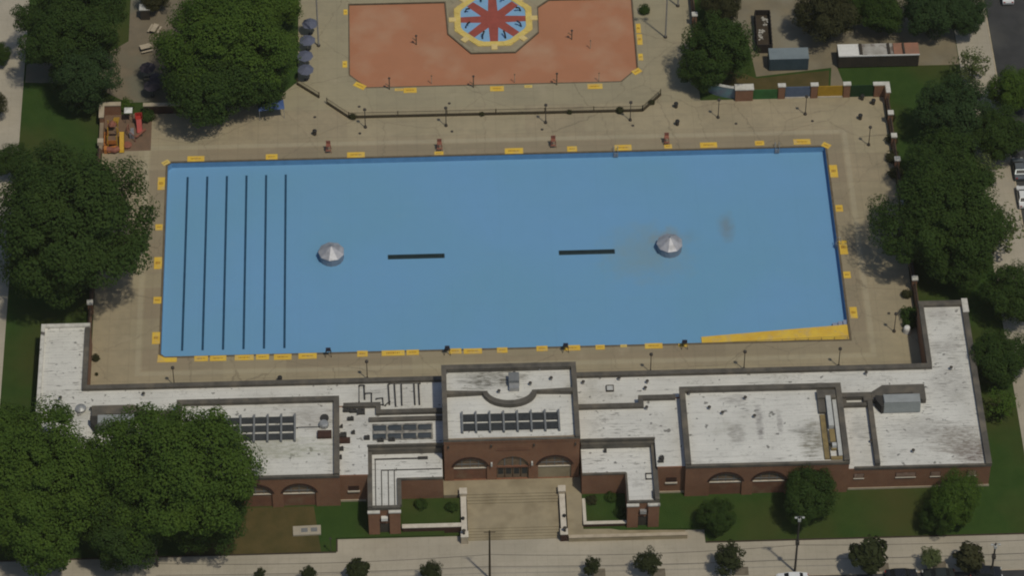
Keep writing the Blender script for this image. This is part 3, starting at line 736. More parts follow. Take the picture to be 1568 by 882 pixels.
# --- flanking roofs between hall and arched pavilions, with the L-shaped front blocks
for s in (1, -1):
    mid_poly = [(s * x, y) for x, y in [(9.45, -42.6), (20.3, -42.6), (20.3, -47.85), (24.3, -47.85), (24.3, -34.9), (18.9, -34.9), (18.9, -36.3), (9.45, -36.3)]]
    q = MB(BO); q.prism(mid_poly, -0.6, 5.5); mid = q.build('linking_block', m_brick, bath)
    q = MB(BO); q.prism([(s * x, y) for x, y in [(9.5, -42.7), (20.2, -42.7), (20.2, -47.7), (24.2, -47.7), (24.2, -35.2), (18.9, -35.2), (18.9, -36.6), (9.5, -36.6)]], 5.51, 5.56)
    q.build('roof', m_roof if s > 0 else m_roofL, mid)
    q = MB(BO)
    q.box(*sgn(s, 9.58, 18.3), -36.95, -36.25, 5.3, 6.1); q.box(*sgn(s, 18.3, 19.0), -36.95, -34.85, 5.3, 6.1); q.box(*sgn(s, 19.0, 23.6), -35.55, -34.85, 5.3, 6.1)
    if s < 0: q.box(-20.0, -9.6, -38.2, -37.5, 5.3, 5.9)
    q.box(*sgn(s, 9.58, 20.25), -42.75, -42.5, 5.3, 5.85)
    split_build(q, 'parapet', m_parapet, mid)
    cx = s * 22.3
    q = MB(BO); q.box(cx - .75, cx + .75, -47.91, -47.85, 2.3, 3.3); wn = q.build('window', m_brickdark, mid)
    q = MB(BO); q.box(cx - .85, cx + .85, -48.05, -47.85, 2.05, 2.28); q.build('sill', m_pale, wn)
    q = MB(BO); q.box(*sgn(s, 20.6, 24.2), -47.97, -47.84, -0.2, 0.3); split_build(q, 'plinth', m_stone, mid)
    # L-shaped block
    L_poly = [(s * x, y) for x, y in [(9.75, -42.55), (20.25, -42.55), (20.25, -53.0), (15.85, -53.0), (15.85, -47.75), (9.75, -47.75)]]
    q = MB(BO); q.prism(L_poly, -1.3, 4.2); lb = q.build('front_block', m_brick, bath)
    q = MB(BO); q.prism([(s * x, y) for x, y in [(9.8, -43.1), (19.7, -43.1), (19.7, -52.7), (16.0, -52.7), (16.0, -47.55), (9.8, -47.55)]], 4.21, 4.27)
    q.build('roof', m_roofL, lb)
    q = MB(BO)
    q.box(*sgn(s, 9.8, 20.3), -43.1, -42.76, 4.1, 5.3); q.box(*sgn(s, 19.65, 20.32), -53.05, -43.1, 4.1, 4.95)
    if s < 0: q.box(-19.65, -15.8, -53.06, -52.6, 4.1, 4.6); q.box(-16.2, -15.6, -52.6, -47.7, 4.1, 4.6)
    else: q.box(15.8, 19.65, -53.06, -52.75, 4.1, 4.45); q.box(15.78, 16.05, -52.75, -47.7, 4.1, 4.4)
    q.box(*sgn(s, 9.75, 15.9), -47.8, -47.5, 4.1, 4.35)
    split_build(q, 'parapet', m_parapet, lb)
    q = MB(BO)
    for a, b in ((15.82, 17.35), (18.75, 20.28)): q.box(*sgn(s, a, b), -53.4, -53.0, -1.3, 3.85)
    split_build(q, 'pier', m_brick, lb)
    q = MB(BO)
    for a, b in ((15.72, 17.45), (18.65, 20.38)): q.box(*sgn(s, a, b), -53.5, -53.07, 3.85, 4.08)
    split_build(q, 'coping', m_whitecope, lb)
    q = MB(BO); q.box(s * 18.05 - .75, s * 18.05 + .75, -53.06, -53.0, -1.2, 1.1); dr = q.build('door', m_darkmetal, lb)
    q = MB(BO); q.box(s * 18.05 - .45, s * 18.05 + .45, -53.5, -53.0, 2.2, 2.75); split_build(q, 'wall_lamp', m_white if s < 0 else m_metal, lb)
    q = MB(BO); q.box(s * 18.05 - .7, s * 18.05 + .7, -53.08, -52.99, 1.7, 2.15); q.build('plaque', m_brickdark, lb)
    # roof seams / cable runs on the front block
    q = MB(BO)
    if s < 0:
        for x, ya, yb in ((-19.2, -52.4, -44.0), (-18.35, -52.5, -46.1), (-17.4, -52.5, -46.1), (-16.55, -52.5, -46.1)): q.box(x - .06, x + .06, ya, yb, 4.27, 4.36)
        q.box(-19.3, -13.0, -44.1, -43.92, 4.27, 4.4); q.box(-18.4, -9.9, -46.1, -45.95, 4.27, 4.36)
        q.box(-13.2, -11.8, -44.2, -43.8, 4.27, 4.5)
    else:
        q.box(18.6, 19.5, -49.0, -48.88, 4.27, 4.45); q.box(18.6, 18.72, -49.0, -47.9, 4.27, 4.45); q.box(18.6, 19.5, -48.0, -47.88, 4.27, 4.45)
        q.box(19.4, 19.55, -52.5, -51.2, 4.27, 4.8); q.box(13.0, 13.4, -43.9, -43.5, 4.27, 4.75)
    split_build(q, 'pipe', m_pipe, lb)

# --- arched pavilions
for s in (1, -1):
    X0, X1, YS, YN = 24.2, 47.1, -48.6, -34.3
    q = MB(BO); q.box(*sgn(s, X0, X1), YS + .5, YN, -0.6, 6.35); pav = q.build('arched_pavilion', m_brick, bath)
    cxs = [s * v for v in (29.9, 36.0, 42.1)]
    q = MB(BO); a, b = sgn(s, X0, X1)
    facade(q, a, b, -0.6, 6.35, [arch_loop(cx, 4.6, -0.25, 2.95, 4.7) for cx in cxs], YS, YS + .5)
    q.build('front_wall', m_brick, pav)
    q = MB(BO); q.box(a, b, YS + .1, YN - .1, 6.36, 6.42); q.build('roof', m_roof, pav)
    q = MB(BO)
    q.box(a - .05, b + .05, YN - .75, YN + .05, 6.3, 7.0)
    q.box(*sgn(s, X0 - .06, X0 + .75), YS + .05, YN - .75, 6.3, 7.0); q.box(*sgn(s, X1 - .75, X1 + .06), YS + .05, YN - .75, 6.3, 7.0)
    q.box(a - .06, b + .06, YS - .07, YS + .05, 6.1, 6.55); q.box(*sgn(s, X0 + .75, X1 - .75), YS + .05, YS + .35, 6.3, 6.55)
    split_build(q, 'parapet', m_parapet, pav)
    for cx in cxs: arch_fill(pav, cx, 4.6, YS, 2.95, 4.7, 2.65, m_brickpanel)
    if s < 0:
        skylights(pav, -41.9, -30.4, [(-38.65, -37.75), (-40.2, -39.3), (-41.75, -40.85)], 6, 6.42)
    else:
        # plant strip at the east end: flashed bay, pale ducts, tan stained ducts
        q = MB(BO); q.box(43.6, 46.2, -37.2, -35.7, 6.42, 7.2); q.box(43.6, 44.6, -39.6, -37.2, 6.42, 6.9); split_build(q, 'plant_housing', m_parapet, pav)
        q = MB(BO); q.box(44.75, 45.45, -42.5, -36.9, 6.43, 7.35); q.box(45.7, 46.25, -47.5, -36.2, 6.43, 6.75); split_build(q, 'duct', m_lightgrey, pav)
        q = MB(BO); q.box(43.7, 44.4, -48.0, -39.9, 6.43, 6.7); q.box(44.75, 45.5, -46.4, -42.7, 6.43, 6.8); q.box(44.6, 46.2, -48.1, -47.5, 6.43, 6.6); split_build(q, 'stained_duct', m_tan, pav)
        q = MB(BO); q.box(44.45, 44.6, -48.0, -37.2, 6.43, 6.62); q.box(45.5, 45.62, -47.6, -36.6, 6.43, 6.65); q.box(44.6, 45.6, -45.5, -45.2, 6.43, 6.95); split_build(q, 'pipe', m_pipe, pav)
        q = MB(BO); q.box(44.9, 45.5, -46.2, -45.6, 6.8, 7.3); q.build('roof_vent', m_lightgrey, pav)
# corrugated skylight bays on the left linking roof
lk = [c for c in bath.children if c.name.startswith('linking_block')][1]
q = MB(BO); q.box(-19.5, -11.0, -41.6, -38.6, 5.56, 5.7); sk = q.build('skylight', m_frame2, lk)
for j in range(2):
    for i in range(4):
        xa = -19.4 + i * 2.12 + (.05 if j else 0); p = MB(BO); ya = -41.5 + j * 1.55
        for t in range(5):
            y = ya + t * .25; p.add([(xa, y, 5.76 + .3 * math.sin(t / 4 * PI)), (xa + 1.8, y, 5.76 + .3 * math.sin(t / 4 * PI))], [])
        for t in range(4): p.f.append((2 * t, 2 * t + 1, 2 * t + 3, 2 * t + 2)); p.m.append(0)
        p.build('pane', m_bluepane, sk)
# plaza, steps and their cheek walls
PZ = MB(BO); PZ.box(-9.7, 9.7, -47.3, CS + .5, -1.3, 0.0)
for i in range(4): PZ.box(-6.45, 6.45, -47.3 - .42 * (i + 1), -47.3 - .42 * i, -1.3, -0.15 * (i + 1) + 0.0)
PZ.box(-6.45, 6.45, -53.0, -47.3 - 1.68, -1.3, -0.602)
for i in range(4): PZ.box(-6.45, 6.45, -53.0 - .42 * (i + 1), -53.0 - .42 * i, -1.3, -0.6 - 0.12 * (i + 1))
st = PZ.build('entrance_steps', m_step); tag(st, 'broad tan entrance steps with a long middle landing before the triple arches', 'steps')
st.location = BO
for s in (-1, 1):
    t = empty('cheek_wall', (s * 6.95, -51, -1.2), 0, 'pale capped stair wall on the planted side of the entrance steps' if s < 0 else 'pale capped stair wall between the entrance steps and the walkway', 'wall', 'pale walls flanking the entrance steps')
    q = MB(); q.box(-.36, .36, -3.9, 3.6, 0.0, 1.3); q.build('wall_body', m_brick if s > 0 else m_stone, t)
    q = MB(); q.box(-.4, .4, -3.2, 3.2, 1.3, 1.42); q.build('coping', m_pale, t)
    for y, hh in ((3.75, 1.9), (-3.75, 1.5)):
        q = MB(); q.box(-.5, .5, y - .5, y + .5, 0.0, hh); p = q.build('pier', m_stone if y > 0 or s < 0 else m_brickdark, t)
        q = MB(); q.box(-.54, .54, y - .54, y + .54, hh, hh + .14); q.build('cap', m_pale, p)
    q = MB(); q.lathe((0.15 * s, -0.9, 1.42), [(.22, 0), (.25, .3), (.1, .45)], 8); q.build('bollard_light', m_black, t)
    q = MB(); q.lathe((0.1 * s, -3.7, 1.64), [(.2, 0), (.14, .5), (.3, .7), (.1, .9)], 8); q.build('post_lamp', m_darkmetal, t)
# walkway down the right-hand side and its low wall
wk = MB()
wk.add([(7.55, -53.4, -0.72), (9.72, -53.4, -0.72), (9.72, -47.3, 0.0), (7.55, -47.3, 0.0), (7.55, -53.4, -1.35), (9.72, -53.4, -1.35), (7.55, -47.3, -1.35), (9.72, -47.3, -1.35)], [(0, 1, 2, 3), (4, 5, 1, 0), (6, 4, 0, 3), (5, 7, 2, 1)])
wk.add([(7.55, -54.9, -0.72), (9.72, -54.9, -0.72), (9.72, -53.4, -0.72), (7.55, -53.4, -0.72), (24.0, -54.9, -1.19), (24.0, -53.5, -1.19), (9.72, -53.5, -0.72)], [(0, 1, 2, 3), (1, 4, 5, 6)])
tag(wk.build('ramp_walkway', m_step), 'sloping tan walkway turning along the right front block down to the sidewalk', 'walkway')
q = MB(); q.box(7.6, 24.2, -55.35, -54.9, -1.3, -0.35, 0); lw = q.build('ramp_wall', m_step); tag(lw, 'long low tan wall edging the walkway at the sidewalk', 'wall')
q = MB(); q.box(7.6, 24.25, -55.42, -54.86, -0.35, -0.25); q.build('coping', m_stone, lw)
# planted courts
def court(x0, x1, y0, y1, ztop, thick, label, sides):
    t = empty('court_wall', ((x0 + x1) / 2, y0, -1.2), 0, label, 'wall', 'pale walls round the planted courts')
    o = ((x0 + x1) / 2, y0, -1.2)
    q = MB(o); c = MB(o)
    q.box(x0, x1, y0, y0 + thick, -1.3, ztop); c.box(x0 - .05, x1 + .05, y0 - .06, y0 + thick + .06, ztop, ztop + .12)
    if 'l' in sides: q.box(x0, x0 + .35, y0 + thick, y1, -1.3, ztop); c.box(x0 - .05, x0 + .4, y0 + thick + .06, y1, ztop, ztop + .12)
    q.build('wall_body', m_brickdark, t); c.build('coping', m_pale, t)
court(-15.6, -7.4, -53.1, -47.9, 0.05, 0.55, 'thick white capped wall in front of the left planted court', '')
court(9.8, 15.75, -53.1, -47.8, -0.2, 0.4, 'white edged wall on two sides of the right planted court', 'l')
q = MB(); q.add([(-15.6, -52.5, -.45), (-7.4, -52.5, -.45), (-7.4, -47.7, -.2), (-15.6, -47.7, -.2)], [(0, 1, 2, 3)])
q.add([(10.1, -52.7, -.6), (15.7, -52.7, -.6), (15.7, -47.7, -.3), (10.1, -47.7, -.3)], [(0, 1, 2, 3)])
tag(q.build('court_lawn', m_grass), kind='structure')

# ================================================================== PAINTED WARNING PLATES ROUND THE POOLS
def plate_proto():
    t = empty('warning_plate', (0, 0, 0), 0, 'yellow warning plate', 'warning plate')
    q = MB(); q.box(-.5, .5, -.5, .5, 0.0, 0.05); q.build('plate', m_yellow, t)
    q = MB(); r = random.Random(3); x = -.3
    while x < .3:
        w_ = r.uniform(.03, .07); q.box(x, x + w_, -.1 + r.uniform(-.03, .03), .12, 0.05, 0.054); x += w_ + r.uniform(.02, .05)
    q.build('lettering', m_rust, t)
    return t
plate0, plates = plate_proto(), []
def plate(px, py, wpx, hpx, label, rot=0.0, mat=None, group='yellow warning plates round the pools'):
    c = P(px, py); mx = (P(px + 1, py) - c).length; my = (P(px, py + 1) - c).length
    o = place(plate0, plates, c, rot - 0.0, label, group, (wpx * mx, hpx * my, 1.0))
    if mat:
        k = [x for x in o.children if x.name.startswith('plate')][0]; k.data = k.data.copy(); k.data.materials[0] = mat
    return o
north = [(300, 243, 26, 8), (416, 240, 18, 8), (545, 237, 27, 8), (672, 234.5, 14, 5), (787, 231, 28, 8.5), (876, 228, 15, 8), (954, 226, 26, 8.5), (1023, 224, 12, 6), (1085, 222, 26, 8), (1163, 219, 14, 7), (1228, 217, 26, 8)]
def size_word(w_): return 'long' if w_ > 22 else 'short'
for i, a in enumerate(north):
    plate(*a, f'{size_word(a[2])} yellow warning plate on the far pool edge, {ORD[i]} from the left')
for i, a in enumerate([(1276.5, 262, 12, 19), (1285, 319, 11, 10), (1291.5, 379, 12, 21), (1297, 421, 11, 10), (1307, 479, 11, 17)]):
    plate(*a, f'yellow warning plate beside the right pool edge, {ORD[i]} from the far corner')
for i, a in enumerate([(247, 281, 11, 19), (243.5, 348, 11, 9), (242, 403, 12, 18), (241, 460, 12, 10), (239, 518, 12, 18)]):
    plate(*a, f'yellow warning plate beside the left pool edge, {ORD[i]} from the far corner')
south = [(308, 549.5, 21, 8), (334, 549, 25, 8), (374, 548, 29, 8), (402, 547, 20, 8), (433, 547, 27, 8.5), (471, 545.5, 28, 8.5), (555, 542, 16, 9), (602, 541, 35, 8), (632, 540, 19, 8), (697, 538, 19, 8), (724, 538, 28, 8), (769, 536.5, 16, 8), (830, 534, 17, 8), (876, 533, 25, 8), (919, 532, 14, 7), (955, 530, 10, 4), (1001, 530, 27, 8), (1046, 529, 14, 5)]
for i, a in enumerate(south):
    plate(*a, (f'small faded pale plate on the near pool edge, {ORD[i]} from the left' if i == 15 else f'{size_word(a[2])} yellow warning plate on the near pool edge, {ORD[i]} from the left'), mat=m_paleyellow if i == 15 else None)
plate(254, 249, 12, 6, 'small slanted yellow plate at the far left pool corner', 0.6, m_paleyellow)
plate(1265, 222.5, 13, 7, 'small slanted yellow plate at the far right pool corner', -0.6)
cp = MB(); c = P(256, 551); cp.prism([(-1.45, -.5), (1.4, -.5), (1.4, .35), (-.35, .35), (-1.35, 1.0)], 0.0, 0.05)
tag(cp.build('corner_plate', m_yellow, loc=c), 'yellow corner plate wrapping the near left corner of the pool', 'warning plate')
wad = [(551, 131, 19, 7, -0.6), (611, 137, 13, 3.5, 0), (628, 138, 20, 7.5, 0), (761, 135.5, 21, 7.5, 0), (809, 132, 12, 4, 0), (911, 132, 23, 7.5, 0), (528, 98, 7, 10, 0), (529, 18, 6, 8, 0), (975, 109, 14, 7, 0.62), (981, 87, 7, 10, 0), (979.5, 60, 8, 16, 0), (977.5, 43, 7, 14, 0)]
wl = ['slanted yellow plate at the near left corner of the orange pool', 'thin yellow strip plate left of the lone plate below the orange pool', 'yellow plate on near edge of orange pool beside the thin strip', 'yellow plate centred on the near edge of the orange pool',
      'small whitish strip plate on the near edge of the orange pool', 'yellow plate near the right end of the orange pool near edge', 'small yellow plate on the left edge of the orange pool', 'small yellow plate at the upper left edge of the orange pool',
      'slanted yellow plate at the near right corner of the orange pool', 'small yellow plate above the slanted one right of the orange pool', 'longest yellow plate on the right edge of the orange pool', 'topmost yellow plate on the right edge of the orange pool']
for a, l in zip(wad, wl): plate(*a[:4], l, a[4], m_paleyellow if 'whitish' in l else None)

# ------------------------------------------------------------------ starburst spray pad in the notch of the wading pool
sp_ = empty('spray_pad', (0.35, 50.0, 0.0), 0, 'octagonal spray pad painted with a red starburst on blue inside a yellow ring', 'spray pad')
def octa(ap, hs=None):
    hs = ap * math.tan(PI / 8) if hs is None else hs
    return [(hs, -ap), (ap, -hs), (ap, hs), (hs, ap), (-hs, ap), (-ap, hs), (-ap, -hs), (-hs, -ap)]
q = MB(); q.prism(octa(5.25), 0.0, 0.03); q.build('painted_floor', m_starblue, sp_)
q = MB()
for k in range(4):
    a = k * PI / 4; wd = 0.62 if k % 2 == 0 else 0.7; ln = 5.2 if k % 2 == 0 else 5.05
    u = Vector((math.cos(a), math.sin(a))); v = Vector((-u.y, u.x))
    for sg in (-1, 1):
        pts = [v * 0.85 * 1 + u * 0, u * ln * sg + v * wd, u * ln * sg - v * wd, -v * 0.85]
        q.add([(p.x, p.y, 0.034 + k * .0015) for p in pts], [(0, 1, 2, 3)] if sg < 0 else [(3, 2, 1, 0)])
q.lathe((0, 0, 0), [(1.75, 0.031), (1.75, 0.041)], 8, ph=PI / 8)
q.build('starburst', m_starred, sp_)
q = MB(); a, b = octa(5.15), octa(6.15)
for i in range(8):
    j = (i + 1) % 8; q.prism([a[i], a[j], b[j], b[i]], 0.0, 0.12)
q.build('yellow_ring', m_paleyellow, sp_)
for k in range(8):
    an = k * PI / 4; c = (math.cos(an) * 6.45, math.sin(an) * 6.45, .09)
    q = MB(); q.obox(c, (1.15, 0.95, .18), an); q.build('ring_plate', m_faded if False else m_yellow2, sp_)
    q = MB(); q.obox((math.cos(an + PI / 8) * 5.9, math.sin(an + PI / 8) * 5.9, .1), (.9, 1.7, .2), an + PI / 8); q.build('ring_block', m_paleyellow, sp_)
    an += PI / 8
    q = MB(); c = Vector((math.cos(an) * 4.75, math.sin(an) * 4.75, .03)); u = Vector((-math.cos(an), -math.sin(an), 0))
    q.tube([c, c + u * .2 + Vector((0, 0, .7)), c + u * .75 + Vector((0, 0, 1.0))], [.16, .13, .16], 7); q.build('spray_nozzle', m_black if k != 7 else m_navy, sp_)
q = MB(); q.prism(octa(7.05, 2.95), -0.02, 0.012); q.build('pad_rim', m_step, sp_)
# spray posts standing in the orange pool
def spray_post(px, py, h, label):
    t = empty('spray_post', P(px, py, -0.22), 0, label, 'spray post', 'spray posts in the orange wading pool')
    q = MB(); q.tube([(0, 0, 0), (0, 0, h)], .09, 7); q.build('pole', m_coping, t)
    q = MB(); q.lathe((0, 0, h - .1), [(.1, 0), (.22, .15), (.1, .3)], 8); q.build('nozzle', m_darkmetal, t)
    q = MB(); q.tube([(0, 0, .9), (-.6, .2, 1.3)], .07, 6); q.build('arm', m_coping, t)
for a in [(637.5, 68, 1.9, 'brown spray post on the worn patch left of the starburst'), (875.5, 60, 1.9, 'brown spray post on the orange floor right of the starburst'),
          (596.5, 138, 2.6, 'spray post at the near edge of the orange pool, leftmost of three'), (725, 135, 2.6, 'spray post at the near edge of the orange pool, middle of three'), (852.5, 131, 2.6, 'spray post at the near edge of the orange pool, rightmost of three')]: spray_post(*a)

for x, y, l in [(661, 128, 'thin pale spray post near the lower left plate of the orange pool'), (788, 126, 'thin pale spray post near the middle of the orange pool edge'), (917, 124, 'thin pale spray post near the lower right plate of the orange pool'), (904, 74, 'thin pale spray post in the open right half of the orange pool')]:
    t = empty('spray_post', P(x, y, -0.22), 0, l, 'spray post', 'spray posts in the orange wading pool')
    q = MB(); q.tube([(0, 0, 0), (0, 0, 1.7)], .06, 6); q.build('pole', m_stone, t)
    q = MB(); q.lathe((0, 0, 1.65), [(.06, 0), (.13, .1), (.05, .22)], 8); q.build('nozzle', m_coping, t)
# ------------------------------------------------------------------ low fence between the two pools
def fence(pts, h, label, name='low_fence', posts=7.0, cap=None, mat=None, kerb=.3):
    mat = mat or m_bronze
    o = P(0, 0) * 0; o = Vector((pts[0][0], pts[0][1], 0))
    t = empty(name, o, 0, label, 'fence')
    V = [Vector((p[0], p[1], 0)) - o for p in pts]
    k, r, pk = MB(), MB(), MB()
    for a, b in zip(V, V[1:]):
        L_ = (b - a).length; an = math.atan2(b.y - a.y, b.x - a.x); m = (a + b) / 2
        k.obox((m.x, m.y, kerb / 2), (L_, .28, kerb), an)
        for z in (h - .05, kerb + .15): r.obox((m.x, m.y, z), (L_, .045, .045), an)
        for i in range(int(L_ / .22)):
            p = a + (b - a) * ((i + .5) / int(L_ / .22)); pk.box(p.x - .014, p.x + .014, p.y - .014, p.y + .014, kerb, h)
        n_ = max(1, round(L_ / posts))
        for i in range(n_ + 1):
            p = a + (b - a) * (i / n_); q = MB(); q.box(p.x - .07, p.x + .07, p.y - .07, p.y + .07, 0, h + .1); q.build('post', mat, t)
    k.build('kerb', mat, t); r.build('rail', mat, t); pk.build('pickets', mat, t)
    return t
fence([(-26.0, 31.9), (-22.6, 28.6), (22.8, 28.55), (25.8, 32.0)], 1.15, 'long low brown fence between the orange wading pool and the blue pool')
fence([(-30.6, 36.3), (-27.2, 33.2)], 1.15, 'short slanted brown fence under the tree left of the fence gap')
# planters along the fence
sh_ = []
# ------------------------------------------------------------------ deck lamps
def deck_lamp():
    t = empty('deck_lamp', (0, 0, 0), 0, 'lamp', 'lamp post')
    q = MB(); q.lathe((0, 0, 0), [(.27, 0), (.24, .25), (.12, .5)], 8); q.build('base', m_darkmetal, t)
    q = MB(); q.tube([(0, 0, .4), (0, 0, 3.7)], [.075, .055], 7); q.build('pole', m_darkmetal, t)
    q = MB(); q.lathe((0, 0, 3.65), [(.1, 0), (.27, .15), (.24, .38), (.06, .52)], 9); q.build('lamp_head', m_darkmetal, t)
    return t
lamp0, lamps = deck_lamp(), []
GL = 'dark lamp posts on the pool deck'
ll = [(559.5, 195), (683, 192.5), (835.5, 188), (965, 184), (1099.5, 180), (1233, 175)]
lt = ['dark lamp post near the left end of the low brown fence', 'dark lamp post before the low fence, second from its left end', 'dark lamp post before the low fence, third from its left end', 'dark lamp post before the right end of the low brown fence', 'dark lamp post on the deck before the teal mural wall', 'dark lamp post on the deck before the slate blue panel']
for a, l in zip(ll, lt): place(lamp0, lamps, P(*a), 0, l, GL)
for a, l in [((1330, 222), 'dark lamp post on the far right deck beside the east fence'), ((1369, 508), 'dark lamp post on the near right deck beside the wing')]: place(lamp0, lamps, P(*a), 0, l, GL)
place(lamp0, lamps, P(1046, 100), 0, 'dark lamp post half hidden by the bushy tree right of the orange pool', GL)
for i, (x, l) in enumerate([(267, 'dark lamp post behind the low roof at the far left end'), (562.5, 'dark lamp post behind the low roof left of the hall'), (996, 'dark lamp post behind the low roof first right of the hall'), (1139, 'dark lamp post behind the low roof second right of the hall'), (1284, 'dark lamp post behind the low roof third right of the hall')]):
    place(lamp0, lamps, P(x, [590.5, 581, 570, 566, 561.5][i]), 0, l, GL)
for x, l in ((698, 'dark lamp post just showing above the hall parapet, left one'), (858, 'dark lamp post just showing above the hall parapet, right one')): 
    v = P(x, 577); place(lamp0, lamps, (v.x, -28.9, 0), 0, l, GL)
# tall floodlight poles
def floodlight(loc, h, label, arms=True, mat=None):
    t = empty('floodlight_pole', loc, 0, label, 'light pole')
    q = MB(); q.tube([(0, 0, 0), (0, 0, h)], [.14, .09], 8); q.build('pole', mat or m_metal, t)
    q = MB(); q.lathe((0, 0, 0), [(.28, 0), (.28, .3), (.16, .4)], 8); q.build('base', m_darkmetal, t)
    q = MB(); q.tube([(-.9, 0, h - .3), (.9, 0, h - .3)], .06, 6); a = q.build('crossarm', m_metal, t)
    for x in (-.8, .8):
        q = MB(); q.obox((x, -.2, h), (.55, .5, .35), 0); q.build('floodlight', m_metal, a)
floodlight(P(488, 70), 12.5, 'tall grey floodlight pole beside the blue umbrellas')
floodlight(P(1019, 57), 12.5, 'tall grey floodlight pole right of the orange pool')
floodlight(P(1038, 9), 11.0, 'grey floodlight pole at the top edge right of the orange pool')

# ------------------------------------------------------------------ lifeguard chairs
def guard_chair(fm, sm, name='lifeguard_chair'):
    t = empty(name, (0, 0, 0), 0, 'chair', 'lifeguard chair')
    for sx in (-1, 1):
        for sy in (-1, 1):
            q = MB(); q.tube([(sx * .62, sy * .62, 0), (sx * .38, sy * .36, 1.75)], .06, 6); q.build('leg', fm, t)
    q = MB(); q.box(-.48, .48, -.46, .46, 1.7, 1.8); q.build('seat', sm, t)
    q = MB(); q.obox((0, .46, 2.2), (.96, .08, .9)); q.build('backrest', sm, t)
    q = MB(); q.box(-.5, .5, -.85, -.5, .75, .82); q.build('footrest', fm, t)
    q = MB()
    for z in (.5, .95, 1.4): q.tube([(-.6 + z * .13, -.6 + z * .14, z), (.6 - z * .13, -.6 + z * .14, z)], .04, 6)
    q.build('ladder_rungs', fm, t)
    return t
gc, gu = guard_chair(m_chairred, m_chairred), []
for i, (x, y) in enumerate([(503, 231), (673, 228), (847, 223), (1020.5, 218.5)]):
    place(gc, gu, P(x, y), 0.0, f'red lifeguard chair on the far pool edge, {ORD[i]} from the left', 'lifeguard chairs round the blue pool', .72)
gd, gv = guard_chair(m_darkmetal, m_navy), []
for i, (x, y) in enumerate([(503, 544), (685, 541), (866, 537), (1048, 532)]):
    place(gd, gv, P(x, y), PI, f'dark lifeguard chair on the near pool edge, {ORD[i]} from the left', 'lifeguard chairs round the blue pool', .72)
for o in gv:
    pass
# pool ladders
def ladder():
    t = empty('pool_ladder', (0, 0, 0), 0, 'ladder', 'pool ladder')
    for x in (-.3, .3):
        q = MB(); q.tube([(x, .55, 0), (x, .5, .8), (x, .1, .95), (x, -.12, .5), (x, -.14, DEPTH + .1)], .05, 6); q.build('rail', m_metal, t)
    q = MB()
    for z in (-.2, -.5, -.8): q.box(-.3, .3, -.22, -.1, z - .02, z + .02)
    q.build('tread', m_metal, t)
    return t
la, lu = ladder(), []
for loc, rz, l in (((P(943, 233).x, PY, 0), 0, 'steel pool ladder in the middle of the far wall'), ((P(1190, 226).x, PY, 0), 0, 'steel pool ladder near the right end of the far wall'), ((PX, P(1281, 372).y, 0), -PI / 2, 'steel pool ladder on the right pool wall')):
    place(la, lu, loc, rz, l, 'steel ladders of the blue pool')
# bins, drains and bits on the deck
def bin_():
    t = empty('litter_bin', (0, 0, 0), 0, 'bin', 'litter bin')
    q = MB(); q.lathe((0, 0, 0), [(.27, 0), (.33, .8), (.34, .85)], 10); q.build('drum', m_darkmetal, t)
    q = MB(); q.lathe((0, 0, .85), [(.36, 0), (.34, .08), (.12, .18)], 10); q.build('lid', m_black, t)
    return t
b0, bu = bin_(), []
for x, y, l in [(482, 206, 'dark litter bin on the open deck left of the low fence'), (1037, 191, 'dark litter bin on the deck right of the low fence, nearer one'), (1035, 164, 'dark litter bin on the deck right of the low fence, farther one'), (1320, 152, 'dark litter bin close to the dark green panel'), (1337, 159, 'dark litter bin beside the far right deck corner'),
                (1317, 182, 'dark litter bin on the deck left of the right lamp'), (429, 584, 'dark litter bin by the low roof edge on the left'), (1389, 508, 'x'), (698, 573, 'y')][:7]:
    place(b0, bu, P(x, y), 0, l, 'dark litter bins on the deck')
q = MB(); q.lathe((0, 0, 0), [(.5, 0), (.52, .9), (.42, 1.15), (.12, 1.25)], 12); wbn = q.build('round_bin', m_white, loc=P(1388.5, 509)); tag(wbn, 'white round topped bin against the dark hedge by the right wing', 'litter bin')
def drain(px, py, label, r=.24):
    q = MB(); q.lathe((0, 0, 0), [(r, 0), (r, .03)], 10); o = q.build('drain_cover', m_darkmetal, loc=P(px, py)); tag(o, label, 'drain cover', 'small dark drain covers in the deck')
for x, y, l in [(1127, 189, 'small dark drain cover near the mural wall lamp'), (1244, 185, 'small dark drain cover near the slate blue panel lamp'), (551, 204, 'small dark drain cover below the left fence lamp'), (692, 201, 'small dark drain cover below the second fence lamp'), (830, 198, 'small dark drain cover below the third fence lamp'), (969, 192, 'small dark drain cover below the fence lamp at right'), (482, 179, 'small dark drain cover left of the fence gap'), (550, 163, 'small dark drain cover inside the fence at left'), (688, 158, 'small dark drain cover inside the fence near its middle'), (1361, 480, 'small dark drain cover beside the near right lamp')]: drain(x, y, l)

